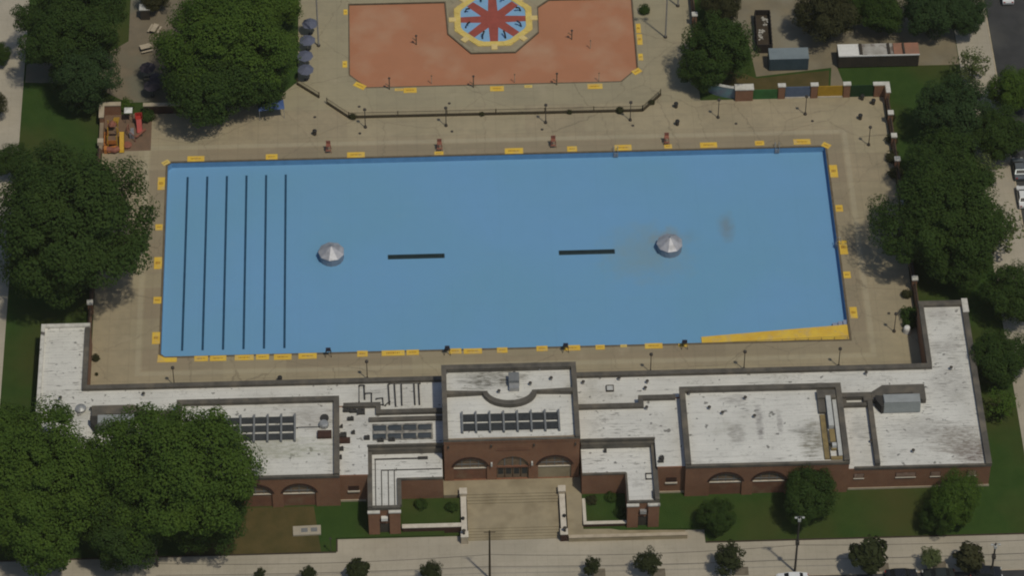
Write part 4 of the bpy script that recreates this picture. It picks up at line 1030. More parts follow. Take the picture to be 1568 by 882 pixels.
# ================================================================== WALLS AND FENCES ROUND THE DECK
# coloured panel wall, far right
mw = empty('panel_wall', (46, 30.8, 0), 0, 'brick pier wall with green, slate blue, ochre and dark green panels at far right', 'wall')
O = (46, 30.8, 0)
def pier(x0, x1, y0=30.45, y1=31.05, h=2.6):
    q = MB(O); q.box(x0, x1, y0, y1, -.1, h); p = q.build('pier', m_brick, mw)
    q = MB(O); q.box(x0 - .1, x1 + .1, y0 - .08, y1 + .08, h, h + .2); q.build('cap', m_whitecope, p)
X = lambda px: P(px, 150, 0).x
pier(X(1125), X(1152), 30.2, 31.3, 2.4)
for a in (1196, 1246, 1296): pier(X(a - 5), X(a + 5))
for a, b, m_ in ((1152, 1190.4, m_green), (1201.6, 1240.4, m_blue), (1251.6, 1290.4, m_ochre), (1301.6, 1338, m_darkgreen)):
    q = MB(O); q.box(X(a) + .03, X(b) - .03, 30.62, 30.75, .0, 2.35 if m_ is not m_green else 1.9); p = q.build('panel', m_, mw)
    q = MB(O); q.box(X(a) + .03, X(b) - .03, 30.55, 30.62, .02, .25); q.build('sill', m_pale if m_ in (m_blue, m_ochre) else m_, p)
q = MB(O); q.box(X(1338), 60.4, 30.4, 31.1, -.1, 2.4); q.box(60.4, 61.1, 28.8, 31.1, -.1, 2.4); p = q.build('corner_pier', m_brick, mw)
q = MB(O); q.box(X(1336), 61.2, 30.45, 31.2, 2.4, 2.55); q.box(60.5, 61.2, 28.8, 30.45, 2.4, 2.55); q.build('cap', m_whitecope, p)
# curved mural wall
q = MB(); N = 10; c0 = Vector((33.2, 32.6)); c1 = Vector((39.4, 30.6)); cm = Vector((34.6, 30.9))
pts = [((1 - t) ** 2) * c0 + 2 * t * (1 - t) * cm + t * t * c1 for t in [i_ / (N - 1) for i_ in range(N)]]
for a, b in zip(pts, pts[1:]):
    d = (b - a).normalized(); nn = Vector((-d.y, d.x)) * .35
    q.prism([tuple(a), tuple(b), tuple(b + nn), tuple(a + nn)], -.1, 2.1)
mu = q.build('curved_wall', m_teal); tag(mu, 'curved teal painted wall with a pale coping under the tree', 'wall')
q = MB()
for a, b in zip(pts, pts[1:]):
    d = (b - a).normalized(); nn = Vector((-d.y, d.x))
    q.prism([tuple(a - nn * .05), tuple(b - nn * .05), tuple(b + nn * .42), tuple(a + nn * .42)], 2.1, 2.25)
q.build('coping', m_lightgrey, mu)
# east and west boundary fences with white capped posts
def boundary(x, y0, y1, post_ys, label, name):
    t = empty(name, (x, (y0 + y1) / 2, 0), 0, label, 'fence'); o = (x, (y0 + y1) / 2, 0)
    q = MB(o); q.box(x - .25, x + .25, y0, y1, -.1, 1.35); q.build('base_wall', m_fencewall, t)
    q = MB(o)
    for z in (1.5, 1.9): q.box(x - .03, x + .03, y0, y1, z, z + .06)
    q.build('rail', m_darkmetal, t)
    q = MB(o); n_ = int((y1 - y0) / .3)
    for i in range(n_): y = y0 + (i + .5) * (y1 - y0) / n_; q.box(x - .02, x + .02, y - .02, y + .02, 1.35, 2.1)
    q.build('pickets', m_darkmetal, t)
    for y in post_ys:
        q = MB(o); q.box(x - .35, x + .35, y - .35, y + .35, -.1, 2.2); p = q.build('post', m_brick, t)
        q = MB(o); q.box(x - .45, x + .45, y - .45, y + .45, 2.2, 2.42); q.build('cap', m_whitecope, p)
ez = lambda px, py: P(px, py, 2.3).y
boundary(60.75, -16.9, 28.7, [ez(1363, 172), ez(1370, 207), ez(1375, 243), ez(1384, 310), ez(1395, 390), ez(1399, 426)], 'dark fence with white capped brick posts along the right side of the deck', 'boundary_fence')
boundary(-60.75, -17.0, 22.0, [ez(140, 463), ez(142, 420), 14, 6, -2], 'dark fence with a white capped post left of the deck under the big tree', 'boundary_fence')
boundary(32.1, 37, 76, [P(1068, 21, 2.3).y, 62], 'dark fence along the right side of the orange pool deck', 'boundary_fence')
# play area corner walls
pw = empty('corner_wall', (-60.4, 30.8, 0), 0, 'brick corner wall with an L shaped pale coping beside the playground', 'wall'); O = (-60.4, 30.8, 0)
q = MB(O); q.box(-60.9, -57.8, 30.5, 31.1, -.1, 2.0); q.box(-60.9, -60.3, 28.0, 30.5, -.1, 2.0); q.box(-60.9, -60.3, 22.2, 28.0, -.1, .9); q.build('wall_body', m_brick, pw)
q = MB(O); q.box(-61.0, -57.7, 30.42, 31.2, 2.0, 2.18); q.box(-61.0, -60.2, 27.9, 30.42, 2.0, 2.18); q.box(-61.05, -60.15, 23.0, 23.9, .9, 1.6); q.build('coping', m_stone, pw)
nw = empty('brick_wall', (-52.5, 31, 0), 0, 'low brick wall with a pale coping running under the tree from the playground', 'wall'); O = (-52.5, 31, 0)
q = MB(O); q.box(-54.2, -44, 30.5, 31.1, -.1, 1.7); q.build('wall_body', m_brickdark, nw)
q = MB(O); q.box(-54.3, -44, 30.44, 31.16, 1.7, 1.85); q.build('coping', m_stone, nw)

# ------------------------------------------------------------------ playground
pg = empty('play_structure', (-58.2, 25.5, 0), 0, 'orange and yellow climbing structure with grey decks and a yellow slide', 'playground'); 
q = MB()
for x in (-1.3, .1): 
    for y in (-2.2, -.4, 1.2): q.tube([(x, y, 0), (x, y, 2.6)], .08, 7)
q.build('post', m_playyellow, pg)
q = MB(); q.box(-1.35, .15, -.4, 1.2, 1.25, 1.35); q.box(-1.35, .15, -2.2, -.4, .8, .9); q.build('deck', m_playground, pg)
q = MB(); q.add([(.45, -2.9, .2), (1.2, -2.9, .2), (1.2, -.2, 1.5), (.45, -.2, 1.5), (.45, -3.4, .2), (1.2, -3.4, .2)], [(0, 1, 2, 3), (4, 5, 1, 0)])
for x in (.42, 1.2): q.add([(x, -3.4, .2), (x, -2.9, .2), (x, -.2, 1.5), (x, -.2, 1.85), (x, -2.9, .5), (x, -3.4, .45)], [(0, 1, 2, 3, 4, 5)])
q.build('slide', m_playyellow, pg)
q = MB(); q.box(-1.35, -1.3, -2.2, 1.2, 1.35, 2.2); q.box(-1.3, .1, -2.25, -2.2, .9, 1.7); q.obox((-.6, -2.9, .5), (1.5, 1.2, .12), .2); q.box(-1.9, -1.4, -3.4, -2.5, 0, .9); q.build('panel', m_playorange, pg)
q = MB()
for i in range(6): q.tube([(-.6, 1.3 + i * .5, 2.0 - i * .28), (.2, 1.3 + i * .5, 2.0 - i * .28)], .05, 6)
for x in (-.6, .2): q.tube([(x, 1.3, 2.0), (x, 3.9, .5)], .05, 6)
q.build('climbing_ladder', m_playyellow, pg)
q = MB(); q.tube([(-1.4, -3.0, .6), (-.2, -3.3, .6), (.3, -2.9, .6)], .45, 10); q.build('crawl_tube', m_chairred, pg)
q = MB(); q.lathe((1.6, -1.9, 0), [(.7, .25), (.75, .4), (.6, .55)], 10); q.build('spinner', m_chairred, pg)
q = MB(); q.box(1.9, 2.6, -.3, .5, .0, .9); q.box(2.0, 2.5, .5, 1.6, .0, .5); q.build('play_block', m_playgrey, pg)
q = MB()
for x, y in ((1.5, .6), (2.8, -1.0), (1.7, 1.8)): q.tube([(x, y, 0), (x, y, 1.2)], .06, 6)
q.tube([(1.5, .6, 1.2), (2.8, -1.0, 1.2)], .06, 6); q.tube([(1.5, .6, 1.2), (1.7, 1.8, 1.2)], .06, 6); q.build('climbing_bar', m_chairred, pg)
q = MB(); q.box(-2.0, -1.4, -1.9, .8, .0, .55); q.build('side_panel', m_playorange, pg)
q = MB(); q.lathe((-.6, .4, 2.6), [(.7, 0), (.4, .4), (.05, .7)], 6); q.build('roof', m_chairred, pg)
rs = empty('play_slide', P(214, 196), 0.1, 'red plastic slide tower at the right of the playground', 'slide')
q = MB(); q.add([(-.5, -1.8, .15), (.5, -1.8, .15), (.5, 1.1, 1.7), (-.5, 1.1, 1.7)], [(0, 1, 2, 3)]); q.box(-.6, -.5, -1.8, 1.1, .1, .5)
q.add([(.5, -1.8, .1), (.5, 1.1, 1.6), (.5, 1.1, 2.1), (.5, -1.8, .5)], [(0, 1, 2, 3)]); q.add([(-.5, -1.8, .1), (-.5, 1.1, 1.6), (-.5, 1.1, 2.1), (-.5, -1.8, .5)], [(0, 1, 2, 3)]); q.build('chute', m_red, rs)
q = MB(); q.box(-.6, .6, 1.1, 2.3, 1.6, 1.75); q.box(-.65, -.55, 1.1, 2.3, 1.75, 2.6); q.box(.55, .65, 1.1, 2.3, 1.75, 2.6); q.box(-.65, .65, 2.3, 2.4, 1.75, 2.6); q.build('platform', m_red, rs)
q = MB()
for x in (-.55, .55):
    for y in (1.15, 2.25): q.tube([(x, y, 0), (x, y, 1.7)], .06, 6)
q.build('post', m_darkmetal, rs)
sb = empty('spring_seesaw', P(216, 207), 0.9, 'small dark red seesaw at the edge of the playground', 'seesaw')
q = MB(); q.obox((0, 0, .5), (2.2, .3, .12)); q.build('beam', m_chairred, sb)
q = MB(); q.lathe((0, 0, 0), [(.25, 0), (.12, .45)], 8); q.build('spring', m_darkmetal, sb)
rs.scale = (.85, .62, .75)
cn = empty('canopy', P(198, 184), 0, 'square white canopy on four posts behind the playground', 'canopy')
q = MB(); q.add([(-.62, -.62, 2.2), (.62, -.62, 2.2), (.62, .62, 2.2), (-.62, .62, 2.2), (0, 0, 2.45)], [(0, 1, 4), (1, 2, 4), (2, 3, 4), (3, 0, 4), (3, 2, 1, 0)]); q.build('roof', m_white, cn)
for x in (-.55, .55):
    for y in (-.55, .55): q = MB(); q.tube([(x, y, 0), (x, y, 2.2)], .04, 6); q.build('post', m_darkmetal, cn)
# ------------------------------------------------------------------ umbrellas and tables
def umbrella(fab):
    t = empty('patio_umbrella', (0, 0, 0), 0, 'umbrella', 'umbrella')
    q = MB(); n_ = 8; vs = [(0, 0, 2.75)] + [(1.3 * math.cos(2 * PI * k / n_), 1.3 * math.sin(2 * PI * k / n_), 2.2 if k % 2 else 2.24) for k in range(n_)]
    q.add(vs, [(0, 1 + k, 1 + (k + 1) % n_) for k in range(n_)] + [tuple(range(n_, 0, -1))]); q.build('canopy', fab, t)
    q = MB(); q.tube([(0, 0, 0), (0, 0, 2.72)], .04, 6); q.build('pole', m_metal, t)
    q = MB(); q.lathe((0, 0, 0), [(.35, 0), (.35, .1), (.1, .15)], 8); q.build('base', m_darkmetal, t)
    return t
u0, uu = umbrella(m_umb), []
for i, (x, y) in enumerate([(474.5, 34.5), (470.5, 60), (467, 84), (468, 105)]):
    v = P(x, y, 2.4); place(u0, uu, (v.x, v.y, 0), i * .35, f'slate blue patio umbrella in the row beside the trees, {ORD[i]} from the top', 'slate blue umbrellas beside the trees')
u1, u1u = umbrella(m_purple), []
for i, (x, y, l) in enumerate([(226, 102, 'dull purple umbrella on the path under the large trees'), (232, 130, 'dull purple umbrella nearest the playground under the trees'), (241, 118, 'dull purple umbrella half hidden under the tree crown')]):
    v = P(x, y, 2.4); place(u1, u1u, (v.x, v.y, 0), i * .5, l, 'purple umbrellas under the trees')
def picnic():
    t = empty('picnic_table', (0, 0, 0), 0, 'table', 'picnic table')
    q = MB(); q.box(-.9, .9, -.4, .4, .72, .78); q.build('tabletop', m_stone, t)
    for s in (-1, 1):
        q = MB(); q.box(-.9, .9, s * .75 - .14, s * .75 + .14, .42, .47); q.build('bench', m_stone, t)
        q = MB(); q.tube([(s * .6, -.75, 0), (s * .6, -.2, .72)], .04, 6); q.tube([(s * .6, .75, 0), (s * .6, .2, .72)], .04, 6); q.box(s * .6 - .03, s * .6 + .03, -.75, .75, .38, .42); q.build('leg', m_darkmetal, t)
    return t
p0, pu = picnic(), []
for x, y, rz, l in [(224, 76, .3, 'stone coloured picnic table in the middle of the shaded path'), (237, 47, 1.2, 'stone coloured picnic table beside the path at the tree edge'), (229, 118, .1, 'stone coloured picnic table between the purple umbrellas')]: place(p0, pu, P(x, y), rz, l, 'picnic tables on the shaded path')
kt = empty('kiosk', P(223, 26), 0, 'small dark kiosk with a pale flat roof at the top of the path', 'kiosk')
q = MB(); q.box(-.7, .7, -.6, .6, 0, 2.1); q.build('wall', m_darkmetal, kt)
q = MB(); q.box(-.85, .85, -.7, .7, 2.1, 2.25); q.build('roof', m_lightgrey, kt)
bt = empty('blue_gazebo', P(416, 176), .1, 'blue fabric gazebo under the tree beside the left deck', 'gazebo')
q = MB(); q.add([(-2, -1, 2.1), (2, -1, 2.1), (2, 1, 2.1), (-2, 1, 2.1), (-1, 0, 2.7), (1, 0, 2.7)], [(0, 1, 5, 4), (1, 2, 5), (2, 3, 4, 5), (3, 0, 4), (3, 2, 1, 0)]); q.build('canopy', m_tarp, bt)
for x in (-1.9, 1.9):
    for y in (-.9, .9): q = MB(); q.tube([(x, y, 0), (x, y, 2.1)], .04, 6); q.build('post', m_metal, bt)

# ------------------------------------------------------------------ service yard: containers and dumpster
def container(name, x0, x1, y0, y1, h, label, side, roofs, ribs=True, cat='container'):
    o = ((x0 + x1) / 2, (y0 + y1) / 2, 0); t = empty(name, o, 0, label, cat)
    q = MB(o); q.box(x0, x1, y0, y1, .12, h)
    if ribs:
        k = int((x1 - x0) / .5)
        for i in range(k): x = x0 + (i + .5) * (x1 - x0) / k; q.box(x - .1, x + .1, y0 - .05, y0, .25, h - .15)
    q.build('body', side, t)
    for xa, xb, m_ in roofs:
        q = MB(o); q.box(xa, xb, y0 - .04, y1 + .04, h, h + .06); q.build('roof', m_, t)
    q = MB(o); q.box(x0 - .08, x0, y0 + .1, y1 - .1, .2, h - .1); q.build('door', side, t)
    q = MB(o)
    for x in (x0 + .2, x1 - .5): q.box(x, x + .3, y0 + .1, y1 - .1, -.05, .12)
    q.build('skid', m_black, t)
    return t
ct = container('storage_container', 43.1, 49.2, 36.75, 39.2, 2.5, 'pale roofed teal storage container on the yard behind the panel wall', m_contblue, [(43.05, 49.25, m_conttop)])
tr = container('site_trailer', 53.95, 66.5, 37.0, 39.7, 2.5, 'long dark brown trailer with a patchy white and rust red roof', m_trailer, [(53.9, 57.6, m_white), (57.7, 62.5, m_trailtop), (62.6, 66.55, m_trailred)], cat='trailer')
for xa, xb in ((57.2, 57.6), (61.6, 62.0), (64.0, 64.3)):
    q = MB(); q.box(xa - 60, xb - 60, -1.1, 1.2, 0, .25); o = q.build('roof_beam', m_trailer, tr); o.location = (60 - tr.location.x, 38.35 - tr.location.y, 2.56)
q = MB((tr.location.x, tr.location.y, 0)); q.box(53.9, 66.55, 36.9, 37.02, 2.5, 2.72); q.build('roof_edge', m_white, tr)
ds = empty('dumpster', (42.8, 44.8, 0), -.03, 'long dark open dumpster holding scattered white rubble', 'dumpster')
q = MB()
for a in ((-1.2, -1.1, -4, 4), (1.1, 1.2, -4, 4), (-1.1, 1.1, -4, -3.9), (-1.1, 1.1, 3.9, 4)): q.box(*a, .15, 1.8)
q.box(-1.2, 1.2, -4, 4, .05, .15)
for y in np.arange(-3.6, 3.7, .9): q.box(-1.28, -1.2, y - .07, y + .07, .2, 1.7); q.box(1.2, 1.28, y - .07, y + .07, .2, 1.7)
q.build('bin_body', m_skip, ds)
q = MB(); r = random.Random(5)
q.box(-1.08, 1.08, -3.88, 3.88, .2, .75)
q.build('fill', m_soil, ds)
q = MB()
for i in range(34):
    cx, cy = (r.uniform(-.7, .1), r.uniform(-1.9, .4)) if i < 20 else (r.uniform(-.2, .8), r.uniform(1.2, 3.4))
    q.obox((cx, cy, .82), (r.uniform(.12, .4), r.uniform(.12, .4), r.uniform(.1, .25)), r.uniform(0, 3))
rb = q.build('rubble', m_rubble, ds); rb['kind'] = 'stuff'

# ================================================================== TREES
def crown_mesh(name, n_clump, n_leaf, leaf, clump_r, flat=0.8, seed=0, rough=.18, spiky=False, inner=.12):
    """leaf sized faces gathered into clumps over an uneven crown of unit radius, centred on the origin"""
    g = np.random.default_rng(seed)
    d = g.normal(size=(n_clump * 3, 3)); d /= np.linalg.norm(d, axis=1)[:, None]
    keep = []                                              # spread the clumps evenly
    for v in d:
        if all(np.dot(v, u) < math.cos(clump_r * .85) for u in keep) or len(keep) < 3: keep.append(v)
        if len(keep) >= n_clump: break
    d = np.array(keep); m = len(d)
    lump = np.ones(m)
    for k in range(5):
        ax = g.normal(size=3); ax /= np.linalg.norm(ax); lump += rough * .55 * np.sin((2.0 + k * .8) * (d @ ax) * 2 + g.uniform(0, 6))
    rad = np.clip(lump * g.uniform(1 - rough, 1.0, m), .45, 1.08)
    cen = d * rad[:, None] * np.array([1, 1, flat]) * (1 - clump_r * .55)
    n_in = int(m * inner); ci = g.normal(size=(n_in, 3)); ci = ci / np.linalg.norm(ci, axis=1)[:, None] * g.uniform(.2, .6, n_in)[:, None] * np.array([1, 1, flat])
    cen = np.vstack([cen, ci]); dirs = np.vstack([d, ci / (np.linalg.norm(ci, axis=1)[:, None] + 1e-6)])
    size = clump_r * g.uniform(.65, 1.25, len(cen))
    V, F = [], []
    per = n_leaf // len(cen)
    for c, u, s in zip(cen, dirs, size):
        q = g.normal(size=(per, 3)); q /= np.linalg.norm(q, axis=1)[:, None]
        q = q * (g.uniform(.25, 1.0, per) ** .5)[:, None] * s * np.array([1, 1, .8])
        p = c + q
        nrm = q / (s + 1e-6) * .8 + u * .5 + np.array([0, 0, .5]) + g.normal(size=(per, 3)) * .33
        nrm /= np.linalg.norm(nrm, axis=1)[:, None]
        a = np.cross(nrm, g.normal(size=(per, 3))); a /= np.linalg.norm(a, axis=1)[:, None]; b = np.cross(nrm, a)
        l = leaf * g.uniform(.6, 1.35, per)[:, None]
        el = 1.9 if spiky else 1.25
        q4 = np.stack([p - a * l * .5 * el, p - b * l * .42, p + a * l * .5 * el, p + b * l * .42], 1)
        V.append(q4.reshape(-1, 3))
    V = np.vstack(V); nq = len(V) // 4
    me = bpy.data.meshes.new(name)
    me.vertices.add(len(V)); me.vertices.foreach_set('co', V.astype(np.float32).ravel())
    me.loops.add(nq * 4); me.loops.foreach_set('vertex_index', np.arange(nq * 4, dtype=np.int32))
    me.polygons.add(nq); me.polygons.foreach_set('loop_start', np.arange(0, nq * 4, 4, dtype=np.int32)); me.polygons.foreach_set('loop_total', np.full(nq, 4, dtype=np.int32))
    me.update(); me.validate()
    return me
def trunk_mesh(name, h, r, R, seed, limbs=7):
    """tapered trunk from 0 up to the crown centre height h, limbs reaching into a crown of radius R"""
    g = random.Random(seed); q = MB()
    q.tube([(0, 0, -.3), (0, 0, .15), (g.uniform(-.05, .05) * h, g.uniform(-.05, .05) * h, h * .55), (0, 0, h * 1.25)], [r * 1.5, r, r * .75, r * .25], 8)
    for i in range(limbs):
        a = 2 * PI * i / limbs + g.uniform(-.3, .3); z0 = h * g.uniform(.45, .8); k = R * g.uniform(.5, .75)
        q.tube([(0, 0, z0), (math.cos(a) * k * .5, math.sin(a) * k * .5, z0 + .25 * R), (math.cos(a) * k, math.sin(a) * k, z0 + R * g.uniform(.3, .6))], [r * .45, r * .3, r * .1], 6)
    o = q.build(name, m_bark); me = o.data; bpy.data.objects.remove(o); return me
big = [crown_mesh('crown_large', 170, 85000, .027, .2, .78, 10 + i, .3) for i in range(3)]
mid = [crown_mesh('crown_medium', 95, 32000, .041, .25, .85, 30 + i, .33) for i in range(3)]
sml = [crown_mesh('crown_small', 36, 4600, .095, .32, 1.0, 50 + i, .42) for i in range(3)]
spk = [crown_mesh('crown_spiky', 44, 1500, .24, .33, .95, 70 + i, .34, True, .2) for i in range(2)]
spr = [crown_mesh('crown_sparse', 46, 1500, .085, .22, .85, 90 + i, .35, False, .4) for i in range(2)]
shb = [crown_mesh('bush_leaves', 26, 1500, .17, .42, .7, 110 + i, .25) for i in range(2)]
tb = trunk_mesh('trunk_large', 1.0, .042, 1.0, 1, 8); tm = trunk_mesh('trunk_medium', 1.15, .04, 1.0, 2, 7); ts = trunk_mesh('trunk_small', 1.5, .045, 1.0, 3, 5); tsh = trunk_mesh('stem_small', .6, .05, .8, 4, 6)
KIND = {'big': (big, tb, 1.0, 'broad_tree'), 'mid': (mid, tm, 1.15, 'tree'), 'small': (sml, ts, 1.5, 'street_tree'), 'spiky': (spk, ts, 1.5, 'street_tree'), 'sparse': (spr, tm, 1.15, 'sparse_tree'), 'bush': (shb, tsh, .6, 'bush')}
tcount = [0]
def tree(kind, px, py, rpx, label, leaf, group=None, hz=None, wy=1.0, gz=None, name=None, world=None, zs=1.0):
    """crown centre seen at (px, py), crown radius rpx in photo pixels"""
    meshes, tmesh, zc, nm = KIND[kind]
    i = tcount[0]; tcount[0] += 1
    g0 = P(px, py, 0); mpp = (P(px + 1, py, 0) - g0).length
    R = rpx * mpp * .98; h = R * zc * zs if hz is None else hz
    base_z = 0.0
    for _ in range(3):
        c = P(px, py, base_z + h); base_z = ground_z(c.x, c.y) if gz is None else gz
    t = empty(name or nm, (c.x, c.y, base_z), random.Random(i * 7 + 1).uniform(0, 6.28), label, 'bush' if kind == 'bush' else 'tree', group)
    k = bpy.data.objects.new('crown' if kind != 'bush' else 'leaves', meshes[i % len(meshes)].copy() if False else meshes[i % len(meshes)]); C.objects.link(k); k.parent = t
    k.location = (0, 0, h); k.scale = (R, R * wy, R)
    if not k.data.materials: k.data.materials.append(leaf)
    k.material_slots[0].link = 'OBJECT'; k.material_slots[0].material = leaf
    tr_ = bpy.data.objects.new('trunk' if kind != 'bush' else 'stems', tmesh); C.objects.link(tr_); tr_.parent = t
    tr_.scale = (R, R, h / zc if zc else R)
    return t
A_, B_, C_, D_, E_ = m_leafA, m_leafB, m_leafC, m_leafD, m_leafE
GT = 'large shade trees round the pool grounds'
tree('big', 108, 338, 131, 'huge dark shade tree overhanging the left deck beside the lane end', A_, GT)
tree('big', 104, 38, 86, 'dark broad tree at the upper left beside the shaded path', A_, GT)
tree('mid', 126, 118, 56, 'smaller rounder tree in front of the dark broad tree at upper left', E_, GT)
tree('big', 348, 62, 104, 'large green tree overhanging the left of the orange pool deck', B_, GT)
tree('mid', 322, 124, 70, 'lower dark tree hanging over the deck between playground and blue gazebo', A_, GT)
tree('mid', 398, 118, 52, 'dark tree crown just above the blue gazebo', A_, GT)
tree('mid', 424, 4, 44, 'green tree crown at the top edge beside the blue umbrellas', B_, GT)
tree('big', 42, 725, 118, 'bright green tree at the lower left corner of the bathhouse', B_, GT)
tree('big', 265, 722, 126, 'largest green tree hiding the left arched pavilion', B_, GT)
tree('mid', 132, 748, 82, 'green tree between the two big trees at the lower left', B_, GT)
tree('mid', 60, 800, 78, 'green tree by the sidewalk at the lower left edge', B_, GT)
tree('mid', 190, 812, 68, 'dark green tree by the sidewalk below the largest tree', A_, GT)
tree('mid', 325, 790, 62, 'dark tree by the sidewalk at the right end of the lower left group', A_, GT)
tree('big', 1441, 328, 100, 'large dark tree leaning over the right deck fence', A_, GT)
tree('mid', 1450, 255, 62, 'dark tree behind the upper side of the large right tree', A_, GT)
tree('mid', 1468, 398, 52, 'dark tree on the lower side of the large right tree', A_, GT)
tree('mid', 1460, 168, 56, 'dark bluish tree on the lawn beside the far right corner wall', E_, GT)
tree('mid', 1532, 205, 47, 'dark tree by the right road above the parked white car', A_, GT)
tree('mid', 1552, 138, 40, 'dark green tree by the right road in front of the asphalt', B_, GT)
tree('sparse', 1505, 262, 34, 'thin pale tree between the right lawn and the road', D_, GT)
tree('sparse', 1526, 348, 50, 'pale green street tree just below the parked white car', D_, GT)
tree('mid', 1550, 445, 50, 'dark street tree at the right edge above the wing', A_, GT)
tree('mid', 1536, 545, 46, 'dark street tree at the right edge beside the right wing', A_, GT)
tree('sparse', 1535, 620, 30, 'thin dark street tree at the right edge below the wing middle', B_, GT)
tree('mid', 1102, 72, 58, 'dark bushy tree left of the teal container', A_, GT)
tree('mid', 1075, 105, 36, 'small dark tree over the curved teal wall', A_, GT)
tree('mid', 1105, 6, 34, 'dark tree at the top edge behind the bushy tree', C_, GT)
tree('mid', 1268, 17, 50, 'brownish round tree above the yard between dumpster and trailer', C_, GT)
tree('mid', 1308, 5, 34, 'small round green tree at the top edge next to the brownish one', A_, GT)
tree('mid', 1352, 15, 40, 'round dark green tree above the long trailer', A_, GT)
tree('mid', 1424, 12, 48, 'dark bluish tree at the top edge right of the trailer', E_, GT)
tree('mid', 1478, 15, 38, 'dark tree at the top edge beside the right sidewalk', E_, GT)
tree('sparse', 1490, 98, 34, 'sparse pale leaved tree on the right sidewalk beyond the trailer', D_, GT)
tree('mid', 238, -8, 26, 'dark brown tree at the top edge over the shaded path', C_, GT)
tree('mid', -4, 82, 20, 'small dark tree at the left edge, upper one', A_, GT)
tree('mid', -14, 160, 26, 'brownish tree at the left edge beside the sidewalk', C_, GT)
tree('mid', 20, 245, 30, 'small dark tree left of the huge tree beside the sidewalk', A_, GT)
tree('mid', 1238, 758, 48, 'round dark tree on the front lawn before the right arches', A_, GT, zs=.9, wy=.88)
tree('mid', 1466, 764, 47, 'round green tree on the front lawn before the right wing', B_, GT, zs=1.0, wy=.85)
tree('mid', 1438, 790, 30, 'small dark tree pressed against the round green lawn tree', A_, GT, zs=.9)
tree('mid', 1097, 790, 29, 'small dark tree on the front lawn nearest the walkway', A_, GT, zs=.9)
GS = 'young street trees along the front sidewalk'
street = [('small', 906, 867, 15, 'narrow young street tree right of the steps', A_), ('small', 993, 860, 22, 'bushy young street tree below the low walkway wall', A_), ('small', 1117, 855, 27, 'full round young street tree left of the utility pole', A_),
          ('spiky', 1331, 850, 29, 'spiky dark young street tree nearest the black parked car', A_), ('small', 1426, 853, 18, 'pale green young street tree between two dark ones', D_), ('spiky', 1483, 853, 23, 'brownish spiky street tree near the right end', C_),
          ('spiky', 549, 873, 18, 'palm like spiky street tree below the left front block', B_), ('small', 660, 874, 18, 'round young street tree left of the overhead pole', A_), ('small', 472, 878, 14, 'small young street tree below the left lawn', A_),
          ('small', 398, 878, 9, 'tiny young street tree at the bottom below the big trees', A_)]
for kd, x, y, r_, l, lf in street: tree(kd, x, y, r_, l, m_leafF if lf in (A_, B_) else lf, GS, gz=-1.2, zs=1.0)
# dark planting beds under the street trees
pits = []
for i, (kd, x, y, r_, l, lf) in enumerate(street[:6]):
    mpp = .093; c = P(x + r_ * .7, min(y + r_ * .85, 878), -1.2)
    q = MB(); q.box(-.95, .95, -.75, .75, 0, .012); o = q.build('tree_pit', m_pit, loc=(c.x, max(c.y, -61.4), -1.196)); tag(o, l.replace('street tree', 'tree').join(['soil bed at the foot of the ', '']), 'tree pit', 'soil beds along the front sidewalk')
GB = 'bushes in the planted courts'
for x, y, r_, l in [(645, 772, 11, 'dark bush in the left court, left one'), (692, 776, 10, 'dark bush in the left court beside the steps'), (665, 756, 8, 'small bush in the left court against the brick'), (905, 766, 9, 'dark brown bush in the right court by its left wall'), (936, 762, 10, 'green bush in the right court against the brick'), (950, 784, 9, 'dark bush in the right court beside the pier')]:
    tree('bush', x, y, r_, l, A_ if 'brown' not in l else C_, GB, gz=-.4)
GH = 'dark bushes along the right deck fence'
for i, (x, y, r_) in enumerate([(1364, 180, 8), (1366, 212, 10), (1367, 240, 12), (1372, 265, 12), (1388, 450, 9), (1391, 480, 14), (1393, 495, 12)]):
    tree('bush', x, y, r_, f'dark bush against the right deck fence, {ORD[i]} from the far corner', C_ if i < 5 else A_, GH, gz=0)
GF = 'shrubs along the low brown fence'
for x, y, r_, l in [(540, 178, 6, 'small shrub at the left corner of the low fence'), (738, 174, 4.5, 'small shrub on the low fence left of its middle'), (872, 171, 4.5, 'small shrub on the low fence right of its middle'), (949, 168, 7, 'largest shrub on the low fence near its right end'), (998, 156, 5, 'small shrub on the slanted right end of the fence')]:
    tree('bush', x, y, r_, l, C_, GF, gz=0)
for x, y, r_, l, lf in [(147, 548, 7, 'orange leaved bush against the inner wall of the left wing', C_), (148, 573, 3, 'tiny bush against the inner wall of the left wing', C_), (987, 14, 10, 'small dark shrub on the right edge of the orange pool', A_), (192, 160, 12, 'green bush at the playground corner gap', B_), (225, 176, 13, 'dark hedge bush between playground and brick wall', A_)]:
    tree('bush', x, y, r_, l, lf, 'bushes in the planted courts' if False else None, gz=0)

